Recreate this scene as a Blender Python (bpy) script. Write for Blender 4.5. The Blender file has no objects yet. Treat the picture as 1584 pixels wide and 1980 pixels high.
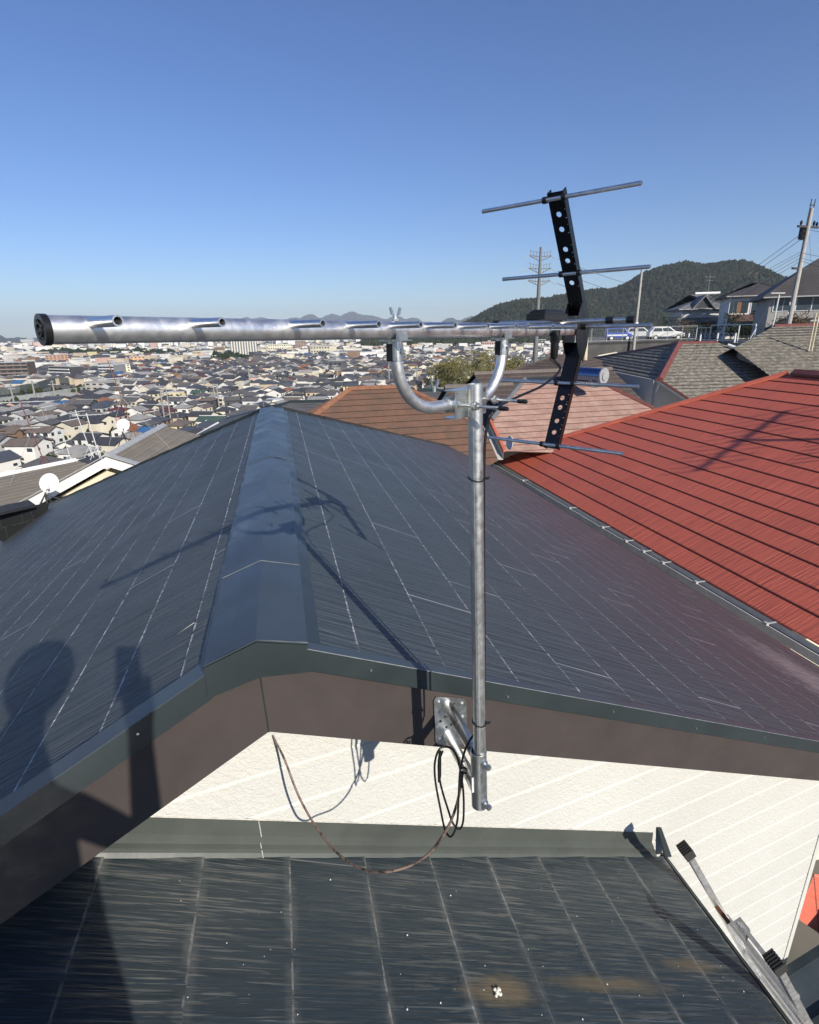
import bpy, bmesh, math, random
from mathutils import Vector as V, Matrix
random.seed(7)
R=math.radians
sc=bpy.context.scene; C=sc.collection
# ------------------------------------------------------------------ camera calibration (metres, camera at the origin)
F=1050.; PIT=R(18.3); ROL=R(-1.1)
cp,sp=math.cos(PIT),math.sin(PIT)
FW=V((0,cp,-sp)); u0=V((0,sp,cp)); RT=V((1,0,0))*math.cos(ROL)+u0*math.sin(ROL); UP=V((1,0,0))*-math.sin(ROL)+u0*math.cos(ROL)
def ray(x,y): return FW+RT*((x-792)/F)-UP*((y-990)/F)
def onp(x,y,P,n): d=ray(x,y); return d*(P.dot(n)/d.dot(n))
def atY(x,y,Y): d=ray(x,y); return d*(Y/d.y)
def atZ(x,y,z): d=ray(x,y); return d*(z/d.z)
def proj(p): k=p.dot(FW); return 792+F*p.dot(RT)/k, 990-F*p.dot(UP)/k
def az(a): a=R(a); return V((math.sin(a),math.cos(a),0))
Z=V((0,0,1))
SUN=az(148)*math.cos(R(28.4))+Z*math.sin(R(28.4))
# ------------------------------------------------------------------ objects
WM={}
def reg(o,M,parent=None):
    WM[o.name]=M
    if parent is not None:
        o.parent=parent; o.matrix_parent_inverse=WM[parent.name].inverted()
    o.matrix_basis=M
def tag(o,label=None,cat=None,group=None,kind=None):
    if label: o['label']=label
    if cat: o['category']=cat
    if group: o['group']=group
    if kind: o['kind']=kind
    return o
def thing(name,loc,label,cat,group=None):
    o=bpy.data.objects.new(name,None); C.objects.link(o); o.empty_display_size=.1
    reg(o,Matrix.Translation(loc)); return tag(o,label,cat,group)
def frame(o,x,y):
    x=x.normalized(); z=x.cross(y).normalized(); y=z.cross(x)
    M=Matrix((x,y,z)).transposed().to_4x4(); M.translation=o; return M
class MB:
    def __init__(s): s.v=[]; s.f=[]; s.m=[]
    def poly(s,pts,m=0):
        k=len(s.v); s.v+= [tuple(p) for p in pts]; s.f.append(tuple(range(k,k+len(pts)))); s.m.append(m); return s
    def prism(s,pts,d,m=0,ms=None):
        pts=[V(p) for p in pts]; q=[p+d for p in pts]; n=len(pts); k=len(s.v)
        s.v+=[tuple(p) for p in pts+q]; s.f.append(tuple(reversed(range(k,k+n)))); s.f.append(tuple(range(k+n,k+2*n))); s.m+=[m,m]
        for i in range(n): j=(i+1)%n; s.f.append((k+i,k+j,k+n+j,k+n+i)); s.m.append(m if ms is None else ms)
        return s
    def box(s,c,x,y,z,m=0):
        c=V(c); a=c-x/2-y/2-z/2; return s.prism([a,a+x,a+x+y,a+y],z,m)
    def tube(s,pts,r,n=10,cap=True,m=0,rs=None):
        pts=[V(p) for p in pts]; t=(pts[1]-pts[0]).normalized(); a=t.orthogonal().normalized(); rings=[]
        for i,p in enumerate(pts):
            t2=(pts[min(i+1,len(pts)-1)]-pts[max(i-1,0)]).normalized(); a=(a-t2*a.dot(t2)).normalized(); b=t2.cross(a); rr=rs[i] if rs else r
            k=len(s.v); s.v+=[tuple(p+(a*math.cos(2*math.pi*j/n)+b*math.sin(2*math.pi*j/n))*rr) for j in range(n)]; rings.append(k)
        for k,l in zip(rings,rings[1:]):
            for j in range(n): s.f.append((k+j,k+(j+1)%n,l+(j+1)%n,l+j)); s.m.append(m)
        if cap:
            s.f.append(tuple(reversed(range(rings[0],rings[0]+n)))); s.f.append(tuple(range(rings[-1],rings[-1]+n))); s.m+=[m,m]
        return s
    def pipe(s,a,b,ro,ri,n=20,m=0):
        a,b=V(a),V(b); t=(b-a).normalized(); x=t.orthogonal().normalized(); y=t.cross(x); k=len(s.v)
        for p,r in ((a,ro),(b,ro),(b,ri),(a,ri)):
            s.v+=[tuple(p+(x*math.cos(2*math.pi*j/n)+y*math.sin(2*math.pi*j/n))*r) for j in range(n)]
        for q in range(4):
            A=k+q*n; B=k+((q+1)%4)*n
            for j in range(n): s.f.append((A+j,A+(j+1)%n,B+(j+1)%n,B+j)); s.m.append(m)
        return s
    def split(s,name,mats,parent=None,smooth=False):
        par=list(range(len(s.v)))
        def fd(i):
            while par[i]!=i: par[i]=par[par[i]]; i=par[i]
            return i
        for f in s.f:
            for i in f[1:]: par[fd(i)]=fd(f[0])
        g={}
        for f,mm in zip(s.f,s.m): g.setdefault(fd(f[0]),[]).append((f,mm))
        out=[]
        for fs in g.values():
            ix=sorted({i for f,_ in fs for i in f}); mp={i:k for k,i in enumerate(ix)}; q=MB(); q.v=[s.v[i] for i in ix]; q.f=[tuple(mp[i] for i in f) for f,_ in fs]; q.m=[m_ for _,m_ in fs]; out.append(q.build(name,mats,parent,smooth))
        return out
    def build(s,name,mats,parent=None,smooth=False,M=None):
        if M is None:
            loc=V(s.v[0]); M=Matrix.Translation(loc)
        Mi=M.inverted(); me=bpy.data.meshes.new(name); me.from_pydata([Mi@V(p) for p in s.v],[],s.f); me.update()
        if not isinstance(mats,(list,tuple)): mats=[mats]
        for m in mats: me.materials.append(m)
        if len(mats)>1: me.polygons.foreach_set('material_index',s.m)
        bm=bmesh.new(); bm.from_mesh(me); bmesh.ops.recalc_face_normals(bm,faces=bm.faces) if not getattr(s,'keep',0) else None; bm.to_mesh(me); bm.free()
        if smooth:
            me.polygons.foreach_set('use_smooth',[True]*len(me.polygons)); me.set_sharp_from_angle(angle=R(40))
        o=bpy.data.objects.new(name,me); C.objects.link(o); reg(o,M,parent); return o
# ------------------------------------------------------------------ materials
class NT:
    def __init__(s,name):
        s.mat=bpy.data.materials.new(name); s.mat.use_nodes=True; s.t=s.mat.node_tree; s.t.nodes.clear()
        s.out=s.n('ShaderNodeOutputMaterial'); s.b=s.n('ShaderNodeBsdfPrincipled'); s.l(s.b.outputs[0],s.out.inputs[0])
    def n(s,t,**k):
        x=s.t.nodes.new(t)
        for a,b in k.items(): setattr(x,a,b)
        return x
    def l(s,a,b): s.t.links.new(a,b)
    def put(s,inp,v):
        if isinstance(v,(int,float)): inp.default_value=v
        elif isinstance(v,tuple): inp.default_value=v if len(v)==len(inp.default_value) else (*v,1)
        else: s.l(v,inp)
    def math(s,op,a,b=0.,c=None):
        x=s.n('ShaderNodeMath',operation=op); s.put(x.inputs[0],a); s.put(x.inputs[1],b)
        if c is not None: s.put(x.inputs[2],c)
        return x.outputs[0]
    def coord(s): 
        if not hasattr(s,'_c'): s._c=s.n('ShaderNodeTexCoord').outputs['Object']
        return s._c
    def mapped(s,sc_,loc=(0,0,0)):
        m=s.n('ShaderNodeMapping'); s.l(s.coord(),m.inputs[0]); m.inputs['Scale'].default_value=sc_; m.inputs['Location'].default_value=loc; return m.outputs[0]
    def noise(s,scale,detail=3,rough=.55,vec=None,dist=0.):
        x=s.n('ShaderNodeTexNoise'); s.l(vec if vec is not None else s.coord(),x.inputs['Vector']); x.inputs['Scale'].default_value=scale; x.inputs['Detail'].default_value=detail; x.inputs['Roughness'].default_value=rough; x.inputs['Distortion'].default_value=dist
        return x.outputs['Fac']
    def ramp(s,v,a,b,lo=0.,hi=1.):
        x=s.n('ShaderNodeMapRange'); s.put(x.inputs[0],v); x.inputs[1].default_value=a; x.inputs[2].default_value=b; x.inputs[3].default_value=lo; x.inputs[4].default_value=hi; return x.outputs[0]
    def mix(s,f,a,b):
        x=s.n('ShaderNodeMix',data_type='RGBA'); s.put(x.inputs[0],f); s.put(x.inputs[6],a); s.put(x.inputs[7],b); return x.outputs[2]
    def bump(s,h,st,d=.01,prev=None):
        x=s.n('ShaderNodeBump'); s.put(x.inputs['Height'],h); x.inputs['Strength'].default_value=st; x.inputs['Distance'].default_value=d
        if prev is not None: s.l(prev,x.inputs['Normal'])
        return x.outputs[0]
    def fin(s,col,rough=.5,metal=0.,normal=None,spec=.5):
        s.put(s.b.inputs['Base Color'],col); s.put(s.b.inputs['Roughness'],rough); s.put(s.b.inputs['Metallic'],metal); s.b.inputs['Specular IOR Level'].default_value=spec
        if normal is not None: s.l(normal,s.b.inputs['Normal'])
        return s.mat
_mc={}
def mk(name,col,rough=.6,metal=0.,var=.18,scale=6.,bump=.15,bd=.002,spec=.5,col2=None):
    if name in _mc: return _mc[name]
    t=NT(name); f=t.noise(scale,4); f2=t.ramp(f,.3,.7)
    c2=col2 or tuple(max(0,c*(1-var)) for c in col); c1=tuple(c*(1+var*.6) for c in col) if not col2 else col
    m=t.fin(t.mix(f2,c1,c2),t.ramp(t.noise(scale*3,3),.3,.7,max(.03,rough-.07),min(1,rough+.08)),metal,t.bump(t.noise(scale*12,3),bump,bd),spec)
    _mc[name]=m; return m
def slate_mat(name,base,base2,line,exp,streak=.6,sdist=.003,linew=.03,joint=.9,rough=.38,linef=.75,offy=0.,purple=None,dark_lap=False,xs=1.,dirt=None,patch=None,ribs=.4,jth=.6):
    """object x runs along the courses, y down the slope"""
    t=NT(name); sx=t.n('ShaderNodeSeparateXYZ'); t.l(t.coord(),sx.inputs[0]); X,Y=sx.outputs[0],sx.outputs[1]
    wob=t.math('ADD',t.math('MULTIPLY',t.math('SUBTRACT',t.noise(7,3),.5),.014),t.math('MULTIPLY',t.math('SUBTRACT',t.noise(60,2),.5),.006))
    yy=t.math('DIVIDE',t.math('ADD',t.math('SUBTRACT',Y,offy),wob),exp); ci=t.math('FLOOR',yy); fr=t.math('FRACT',yy)
    lap=t.math('MAXIMUM',t.math('GREATER_THAN',fr,1-linew),t.math('LESS_THAN',fr,linew*.3))
    brk=t.ramp(t.noise(1.6,4,.6,t.mapped((1.3,.8,1),(3,1,0))),.32,.52,.12,1.)
    fine=t.ramp(t.noise(30,3),.35,.6)
    lapf=t.math('MULTIPLY',t.math('MULTIPLY',lap,brk),t.math('MULTIPLY',fine,linef))
    # joints, half-bond
    xo=t.math('ADD',t.math('DIVIDE',X,joint),t.math('MULTIPLY',t.math('FRACT',t.math('MULTIPLY',ci,.37)),1.))
    wn=t.n('ShaderNodeTexWhiteNoise',noise_dimensions='2D'); cmb=t.n('ShaderNodeCombineXYZ'); t.l(t.math('FLOOR',xo),cmb.inputs[0]); t.l(ci,cmb.inputs[1]); t.l(cmb.outputs[0],wn.inputs['Vector'])
    jl=t.math('LESS_THAN',t.math('FRACT',xo),.006*.9/joint)
    jf=t.math('MULTIPLY',t.math('MULTIPLY',jl,t.math('GREATER_THAN',wn.outputs[0],jth)),linef*.8)
    stv=t.mapped((1,.035,1)); st=t.noise(75*xs,3,.6,stv,.4); st2=t.noise(26*xs,2,.5,stv,.2)
    big=t.ramp(t.noise(1.1,4),.3,.7)
    col=t.mix(big,base,base2)
    col=t.mix(t.math('MULTIPLY',t.ramp(st,.5,.7),ribs),col,tuple(c*.5 for c in base))
    col=t.mix(t.math('MULTIPLY',wn.outputs[0],.12),col,tuple(c*1.6 for c in base))
    if purple: col=t.mix(t.math('MULTIPLY',t.ramp(Y,purple[1],purple[2]),t.ramp(t.noise(.9,4),.25,.6,.45,1.)),col,purple[0])
    if patch: col=t.mix(t.math('MULTIPLY',t.ramp(t.noise(patch[1],6,.7),.46,.62),patch[2]),col,patch[0])
    if dirt:
        dz=t.math('MULTIPLY',t.ramp(t.math('ABSOLUTE',t.math('SUBTRACT',fr,t.math('ROUND',fr))),.0,.10,1.,0.),t.ramp(t.noise(7,5,.7),.42,.7))
        col=t.mix(t.math('MULTIPLY',dz,.55),col,dirt)
        dz2=t.math('MULTIPLY',t.ramp(t.noise(120,3,.65,t.mapped((1,.022,1),(2,5,1)),.15),.54,.60),t.ramp(t.noise(1.5,3),.36,.6))
        col=t.mix(t.math('MULTIPLY',dz2,.75),col,tuple(c*.6 for c in dirt))
    if dark_lap: col=t.mix(t.math('MULTIPLY',lap,.75),col,tuple(c*.15 for c in base)); col=t.mix(jf,col,line)  # dark lap lines: shade under the slate butts, put into the colour
    else: col=t.mix(t.math('MAXIMUM',lapf,jf),col,line)
    sp_=t.math('MULTIPLY',t.math('GREATER_THAN',t.noise(90,1,.3,t.mapped((1,.7,1),(9,9,1))),.83),.6); col=t.mix(sp_,col,tuple(min(.6,c*1.4) for c in line))
    nb=t.bump(st,streak,sdist); nb=t.bump(st2,streak*.6,sdist*1.6,nb); nb=t.bump(lap,-.4,.003,nb)
    return t.fin(col,t.ramp(t.noise(3,4),.3,.7,rough-.06,rough+.1),0.,nb)
BLUE=(.035,.055,.078); 
M_L=slate_mat('slate_main_left',(.072,.084,.088),(.053,.064,.069),(.55,.56,.55),.23,joint=.91,streak=1.,sdist=.012,rough=.50,linef=1.,linew=.024,ribs=.8,jth=.85)
M_R=slate_mat('slate_main_right',(.061,.077,.086),(.046,.059,.067),(.50,.50,.50),.30,joint=.91,streak=1.,sdist=.010,rough=.46,linef=.8,linew=.017,ribs=.7,purple=((.070,.056,.060),1.3,3.6),jth=.45)
M_LOW=slate_mat('slate_lower',(.022,.034,.044),(.030,.041,.047),(.30,.29,.27),.3175,joint=1.1,streak=.9,sdist=.005,rough=.30,dirt=(.22,.22,.20),linew=.02,linef=.5)
M_RED=slate_mat('slate_red',(.60,.135,.078),(.52,.12,.072),(.75,.36,.27),.35,joint=.91,streak=1.,sdist=.010,rough=.55,dark_lap=True,linew=.055,xs=.6)
M_BRN=slate_mat('slate_brown',(.205,.105,.062),(.15,.085,.055),(.10,.055,.035),.30,joint=.30,streak=.1,rough=.8,dark_lap=True,linew=.05,linef=.9,patch=((.10,.075,.055),3.,.6))
M_PNK=slate_mat('slate_pink',(.40,.235,.18),(.30,.18,.14),(.17,.11,.09),.26,joint=.4,streak=.2,rough=.8,dark_lap=True,linew=.06,patch=((.52,.36,.28),2.5,.5))
M_MOS=slate_mat('slate_mossy',(.20,.175,.135),(.12,.105,.08),(.5,.46,.38),.28,joint=.6,streak=.2,rough=.85,dark_lap=True,linew=.16,patch=((.36,.33,.27),5.,.8))
M_TAN=slate_mat('slate_tan',(.25,.215,.165),(.19,.165,.13),(.36,.31,.24),.24,joint=.6,streak=.2,rough=.8,linew=.07,patch=((.20,.165,.125),2.2,.6))
M_GRY=slate_mat('slate_grey',(.12,.12,.12),(.08,.08,.08),(.3,.3,.3),.3,joint=.6,streak=.2,rough=.75,dark_lap=True,linew=.1)
M_DRK=mk('dark_roof',(.045,.045,.05),.6,var=.3)
def metal_mat(name,base,rough,scr=.2,spang=0.):
    t=NT(name); a=t.noise(60,3,.6); col=t.mix(t.ramp(t.noise(14,4,.6),.35,.65),base,tuple(c*.8 for c in base))
    if spang:
        vo=t.n('ShaderNodeTexVoronoi'); vo.inputs['Scale'].default_value=90; t.l(t.coord(),vo.inputs['Vector']); col=t.mix(t.math('MULTIPLY',vo.outputs['Color'],spang),col,tuple(c*.45 for c in base))
        s2=t.math('MULTIPLY',t.ramp(t.noise(24,4,.7),.62,.68),.6); col=t.mix(s2,col,(.12,.1,.08))
    return t.fin(col,t.ramp(a,.3,.7,rough-.07,rough+.1),1.,t.bump(t.noise(300,2),scr,.0006))
ALU=metal_mat('aluminium_satin',(.93,.92,.90),.46,.02); ALU2=metal_mat('aluminium_bright',(.92,.92,.92),.34,.03)
GALV=metal_mat('galvanised_steel',(.78,.79,.77),.40,.25,.35); ZINC=metal_mat('zinc_plate',(.82,.83,.80),.34,.2,.2); PIPE=metal_mat('mast_steel',(.80,.81,.79),.42,.1,.12)
BLK=mk('black_plastic',(.012,.012,.013),.32,var=.1,bump=.05); BLKP=mk('black_paint',(.006,.006,.007),.22,var=.1,bump=.04,bd=.001)
RUB=mk('rubber',(.035,.035,.03),.75,var=.2); CBLK=mk('cable_black',(.01,.01,.011),.28,var=.1,bump=.02); HOLE=mk('hollow_dark',(.01,.01,.01),.9)
def brown_cable():
    t=NT('cable_brown'); c=t.mix(t.ramp(t.noise(38,5,.7),.48,.6),(.20,.14,.11),(.03,.025,.022)); return t.fin(c,.6,0.,t.bump(t.noise(90,2),.2,.001))
CBRN=brown_cable()
TRIM=mk('dark_trim',(.030,.040,.042),.34,var=.25,scale=3,bump=.1); 
def capmat():
    t=NT('ridge_sheet_blue'); c=t.mix(t.ramp(t.noise(2.2,5,.6),.3,.7),(.056,.073,.088),(.041,.054,.067)); c=t.mix(t.math('GREATER_THAN',t.noise(60,2),.79),c,(.3,.3,.3))
    h=t.noise(2.2,2,.4,t.mapped((1,.5,1)))
    return t.fin(c,t.ramp(t.noise(5,3),.3,.7,.3,.42),0.,t.bump(t.noise(120,2),.12,.0008,t.bump(h,.35,.03)))
CAP=capmat()
FASC=mk('fascia_brown',(.062,.050,.046),.5,var=.15,scale=4,bump=.25,bd=.0015)
LIPW=mk('worn_edge',(.20,.21,.22),.5,var=.4,scale=30)
def stucco(name,c1,c2):
    t=NT(name); v=t.noise(42,3,.5,None,1.6); h=t.ramp(v,.40,.60); h2=t.ramp(t.noise(20,5,.6,None,1.),.35,.65)
    return t.fin(t.mix(t.ramp(t.noise(1.5,5),.3,.75),c1,c2),.75,0.,t.bump(h,.35,.005,t.bump(h2,.25,.005)))
WALLW=stucco('cream_siding',(.61,.60,.55),(.55,.54,.49))
CREAM=mk('cream_wall',(.72,.66,.50),.8,var=.1,scale=1.5); WHITE=mk('white_paint',(.78,.78,.75),.5,var=.08,scale=3); GREYW=mk('grey_wall',(.36,.36,.35),.85,var=.12,scale=.8)
GUT=mk('gutter_grey',(.42,.42,.40),.4,var=.15,scale=5); GUTIN=mk('gutter_sludge',(.05,.05,.035),.95,var=.5,scale=20,col2=(.13,.13,.09)); REDT=mk('red_trim',(.57,.145,.085),.45,var=.2,scale=3); DREDT=mk('dark_red_trim',(.17,.055,.042),.55,var=.25,scale=3)
GLASS=mk('window_glass',(.05,.07,.085),.08,var=.2,scale=.6,bump=0.); CONC=mk('concrete_wall',(.085,.083,.078),.9,var=.45,scale=.35); CONL=mk('pole_concrete',(.42,.40,.36),.85,var=.15,scale=3)
RUST=mk('rusty_steel',(.23,.10,.045),.8,var=.5,scale=12); STEEL=mk('painted_steel_white',(.62,.63,.62),.45,var=.1); DISH=mk('dish_white',(.74,.74,.70),.5,var=.05,scale=3,bump=0.)
# ------------------------------------------------------------------ polygons clipped into bands
def clip(poly,a,b,c):
    out=[]; n=len(poly)
    for i in range(n):
        p,q=poly[i],poly[(i+1)%n]; dp=a*p[0]+b*p[1]-c; dq=a*q[0]+b*q[1]-c
        if dp>=0: out.append(p)
        if (dp>=0)!=(dq>=0): k=dp/(dp-dq); out.append((p[0]+(q[0]-p[0])*k,p[1]+(q[1]-p[1])*k))
    return out
def bands(mb,poly,M,brk,side=.0):
    """brk = [(y,n),...]; equal successive y = a vertical step"""
    for (ya,na),(yb,nb) in zip(brk,brk[1:]):
        if yb-ya<1e-7:
            s=[]; n=len(poly)
            for i in range(n):
                p,q=poly[i],poly[(i+1)%n]
                if (p[1]-ya)*(q[1]-ya)<0: k=(ya-p[1])/(q[1]-p[1]); s.append(p[0]+(q[0]-p[0])*k)
            if len(s)==2: mb.poly([M@V((s[0],ya,na)),M@V((s[1],ya,na)),M@V((s[1],ya,nb)),M@V((s[0],ya,nb))])
            continue
        q=clip(clip(poly,0,1,ya),0,-1,-yb)
        if len(q)>2: mb.poly([M@V((p[0],p[1],na+(nb-na)*(p[1]-ya)/(yb-ya))) for p in q])
def slope(name,mat,pts,parent,course,exp,thick=.006,o=None,under=.0,first=0.):
    """pts: 3D convex polygon; course: direction of the courses; y axis = down"""
    n=(pts[1]-pts[0]).cross(pts[2]-pts[0]).normalized()
    if n.z<0: n=-n
    x=(course-n*course.dot(n)).normalized(); y=n.cross(x)
    if y.z>0: x=-x; y=-y
    o=o or pts[0]; M=frame(o,x,y); Mi=M.inverted(); P2=[(Mi@p)[:2] for p in pts]
    y0=min(p[1] for p in P2); y1=max(p[1] for p in P2); k=math.floor((y0-first)/exp); brk=[]
    while first+k*exp<y1+exp: a=first+k*exp; brk+=[(a,0),(a+exp,thick)]; k+=1
    mb=MB(); mb.keep=0; bands(mb,P2,M,brk)
    if under: mb.prism([p-n*under for p in pts],-n*.012)
    return mb.build(name,mat,parent,M=M), M
# ================================================================== MAIN HOUSE
W=az(68); rd=az(-12.8); nw=W.cross(Z); 
if nw.dot(FW)>0: nw=-nw
P=atY(868,1400,1.45)            # plane of the fascia's face
Pv=P+nw*.035                    # plane of the verge's edge
AP=onp(495,1240,Pv,nw)          # ridge near end
sR,sL=.472,.515
J=V((AP.x,AP.y,-.745))
dR=W-Z*sR; dL=-W-Z*sL
nR=dR.cross(rd).normalized(); nL=dL.cross(rd).normalized()
if nR.z<0:nR=-nR
if nL.z<0:nL=-nL
house=thing('house',V((-1,5,-8.5)),'nearest house with dark blue slate roof, folded ridge cap and cream siding','house')
far=atZ(521,784,AP.z); farJ=J+rd*((far-AP).dot(rd))
CL=onp(82,982,J,nL); EL=onp(0,1045,J,nL); 
zL=CL.z
def onplane_line(Pp,nn,z,q): pass
ELn=J+dL*((J.z-zL)/sL)          # left eave, near end (on the verge line)
CR0=onp(945,880,J,nR); ER=onp(1570,1281,J,nR); zR=ER.z
ERn=J+dR*((J.z-zR)/sR)
hd=(CR0-farJ); CR=farJ+hd*((farJ.z-zR)/(farJ.z-CR0.z))
CLf=farJ+(CL-farJ)*((farJ.z-zL)/(farJ.z-CL.z))
slope('roof_slope',M_L,[J,farJ,CLf,ELn],house,rd,.23,.006,J)
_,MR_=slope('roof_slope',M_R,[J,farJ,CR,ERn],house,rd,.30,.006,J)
# hip end beyond the ridge and a dark trim over both hips
hb=MB(); hb.poly([farJ,CLf,CR]); hb.build('hip_end',TRIM,house)
for a,b in ((farJ,CLf),(farJ,CR)):
    d=(b-a); s_=d.cross(Z).normalized(); m=MB(); nseg=24
    for i in range(nseg):
        p=a+d*(i/nseg); q=a+d*((i+.94)/nseg); h=.012+.008*random.random()
        m.prism([p-s_*.055-Z*.02,p-s_*.055+Z*h,p+s_*.055+Z*h,p+s_*.055-Z*.02],q-p)
    m.build('hip_cap',TRIM,house)
# ridge cap, laps in four sheets
cl=onp(393,1290,Pv,nw); cr=onp(595,1245,Pv,nw)
wl=(cl-AP); wr=(cr-AP)
L=(far-AP).dot(rd)
cuts=[0,.52,2.25,4.0,L+.05]; cm=MB(); e=0
for i in range(4):
    a,b=cuts[i],cuts[i+1]+.0; lift=.006 if i in(0,2) else .003
    ns=26
    for k in range(ns):
        t0=a+(b-a)*k/ns; t1=a+(b-a)*(k+1)/ns
        def sec(t):
            w=.0022*math.sin(t*7.3+i)+.0015*math.sin(t*15+1.2*i); A=AP+rd*t+Z*(lift-.003)
            return [A+wl*.985-Z*.028,A+wl+Z*w,A+wl*.5+Z*(.002+w*1.2),A+Z*.001,A+wr*.5+Z*(.002-w),A+wr-Z*w*.5,A+wr*1.0-Z*.022]
        s0,s1=sec(t0),sec(t1)
        for j in range(6): cm.poly([s0[j],s0[j+1],s1[j+1],s1[j]])
    # lap edge
    s0=sec(a); cm.poly([s0[1],s0[3],s0[3]-Z*.004,s0[1]-Z*.004]); cm.poly([s0[3],s0[5],s0[5]-Z*.004,s0[3]-Z*.004])
fl=AP+rd*.0
o=cm.build('ridge_cap',CAP,house,M=frame(AP,rd,W)); 
bmx=bmesh.new(); bmx.from_mesh(o.data); bmesh.ops.remove_doubles(bmx,verts=bmx.verts,dist=.0008); bmx.to_mesh(o.data); bmx.free()
o.data.polygons.foreach_set('use_smooth',[True]*len(o.data.polygons)); o.data.set_sharp_from_angle(angle=R(17))
m=MB(); 
for t,(a_,b_) in ((.52,(wl,wr)),):
    A=AP+rd*t+Z*.0045; m.tube([A+wl,A+wl*.4+Z*.001,A+Z*.001,A+wr],.0012,6)
A=AP+rd*.002+Z*.002; m.tube([A,A+wr],.002,6); m.tube([A+wr*1.0-Z*.02,A+dR*.1],.001,5)
m.split('sealant_line',LIPW,house)
# lower flashing flange beside the cap (right)
m=MB(); a=J+dR*.16+nR*.010; m.poly([a-dR*.05,a,a+rd*L,a-dR*.05+rd*L]); a=J+dL*.15+nL*.010; m.poly([a-dL*.05,a,a+rd*L,a-dL*.05+rd*L]); m.split('cap_flange',TRIM,house)
# near cap end face, verge faces, fascia
def strip(a,b,h0,h1,th,mat,name,lab=None):
    m=MB(); m.prism([a-Z*h0,b-Z*h0,b-Z*h1,a-Z*h1],-nw*th); o=m.build(name,mat,house,M=frame(a,b-a,Z))
    if lab:o['label']=lab
    return o
near=lambda p: p+nw*.0
m=MB(); e0=AP+nw*.004; 
m.prism([e0+wl-Z*.002,e0-Z*.002,e0+wr-Z*.002,e0+wr-Z*.085,e0-Z*.105,e0+wl-Z*.09],-nw*.012); m.build('cap_end',TRIM,house,M=frame(AP,W,Z))
hR=J+dR*.02; hL=J+dL*.02
strip(J+dR*.125+Z*.010,ERn+Z*.010,0,.064,.05,TRIM,'verge_trim'); strip(ELn+Z*.010,J+dL*.12+Z*.010,0,.075,.05,TRIM,'verge_trim')
# top flat of verge trim
for d,nn,E_,lo,wid in ((dR,nR,ERn,.125,.035),(dL,nL,ELn,.12,.075)):
    m=MB(); a=J+d*lo+Z*.0115+nw*.002; b=E_+Z*.0115+nw*.002; m.prism([a,b,b+rd*wid,a+rd*wid],nn*.003); m.build('verge_flat',CAP,house,M=frame(a,b-a,rd))
m=MB()
for d,E_,lo in ((dR,ERn,.125),):
    m.tube([J+d*lo+Z*.0145+nw*.003,E_+Z*.0145+nw*.003],.0014,5)
m.split('edge_wear',LIPW,house)
fa=onp(520,1415,P,nw); fr_=onp(1584,1510,P,nw); fl_=onp(290,1580,P,nw)
def sect(a,b,x): # point on line a-b whose W coordinate is x
    return a+(b-a)*((x-a.dot(W))/((b-a).dot(W)))
Pj=J-nw*.035   # apex at the fascia plane
xj=fa.dot(W)
top=lambda d,x: (lambda k: Pj+d*k)((x-Pj.dot(W))/d.dot(W))
xr=ERn.dot(W); xl=ELn.dot(W)
apx=V((Pj.x,Pj.y,Pj.z))
m=MB(); m.prism([top(dR,xj)-Z*.02,top(dR,xr)-Z*.02,sect(fa,fr_,xr),fa],-nw*.022); m.build('fascia_board',FASC,house,M=frame(fa,fr_-fa,Z))
m=MB(); m.prism([top(dL,xl)-Z*.02,apx-Z*.02,top(dR,xj)-Z*.02,fa,sect(fa,fl_,xl)],-nw*.0218); m.build('fascia_board',FASC,house,M=frame(fa,fa-fl_,Z))
m=MB(); m.tube([fa+nw*.001,onp(503,1305,P+nw*.001,nw)],.0022,5); m.build('fascia_joint',TRIM,house)
for d,E_,lo,n_ in ((dR,ERn,.3,7),(dL,ELn,.3,5)):
    for i in range(n_):
        p=J+d*(lo+.46*i)+Z*(-.018-.012*(i%2))+nw*.001; m=MB(); m.tube([p-nw*.001,p+nw*.0025],.0036,8); m.build('nail_head',ZINC,house)
for t_n in (.25,.9,1.7,2.6,3.6):
    for w_n in (wl,wr): p=AP+rd*t_n+w_n*.9+Z*.002; m=MB(); m.tube([p,p+Z*.003],.004,8); m.build('nail_head',CAP,house)
# siding wall, recessed under the fascia
Pw=P-nw*.36
xc=onp(1517,1862,Pw,nw).dot(W)       # outer corner of the wall

fw_=fa-nw*(fa-Pw).dot(nw)
Mw=frame(V((fw_.x,fw_.y,0)),W,-Z)  # x along wall, y down
def w2(p): q=Mw.inverted()@p; return (q.x,q.y)
wt=[w2(top(dL,xl+.4)-Z*.05),w2(apx-Z*.03),w2(top(dR,xc)-Z*.05),None,None]
wt[3]=(wt[2][0],8.4); wt[4]=(wt[0][0],8.4)
if Mw.to_3x3()@V((0,0,1)) @ nw <0: sgn=-1
else: sgn=1
brk=[(.5,0)]; y=1.863-.1816*6
while y<8.4:
    brk+=[(y,0),(y+.002,-.006*sgn),(y+.008,-.006*sgn),(y+.016,0)]; y+=.1816
brk.append((8.5,0)); mwall=MB(); bands(mwall,wt,Mw,brk); mwall.m=[0]*len(mwall.f)
GRV=mk('groove_lit',(.70,.69,.635),.7,var=.05)  # paler than the wall: light caught in the grooves, put into the colour
y=1.863-.1816*6; m=mwall
while y<8.3:
    q=clip(clip(wt,0,1,y+.0045),0,-1,-(y+.0095))
    if len(q)>2: m.poly([Mw@V((p[0],p[1],-.0045*sgn)) for p in q],1)
    y+=.1816
mwall.m+=[0]*(len(mwall.f)-len(mwall.m)); mwall.build('siding_wall',[WALLW,GRV],house,M=Mw)
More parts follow.
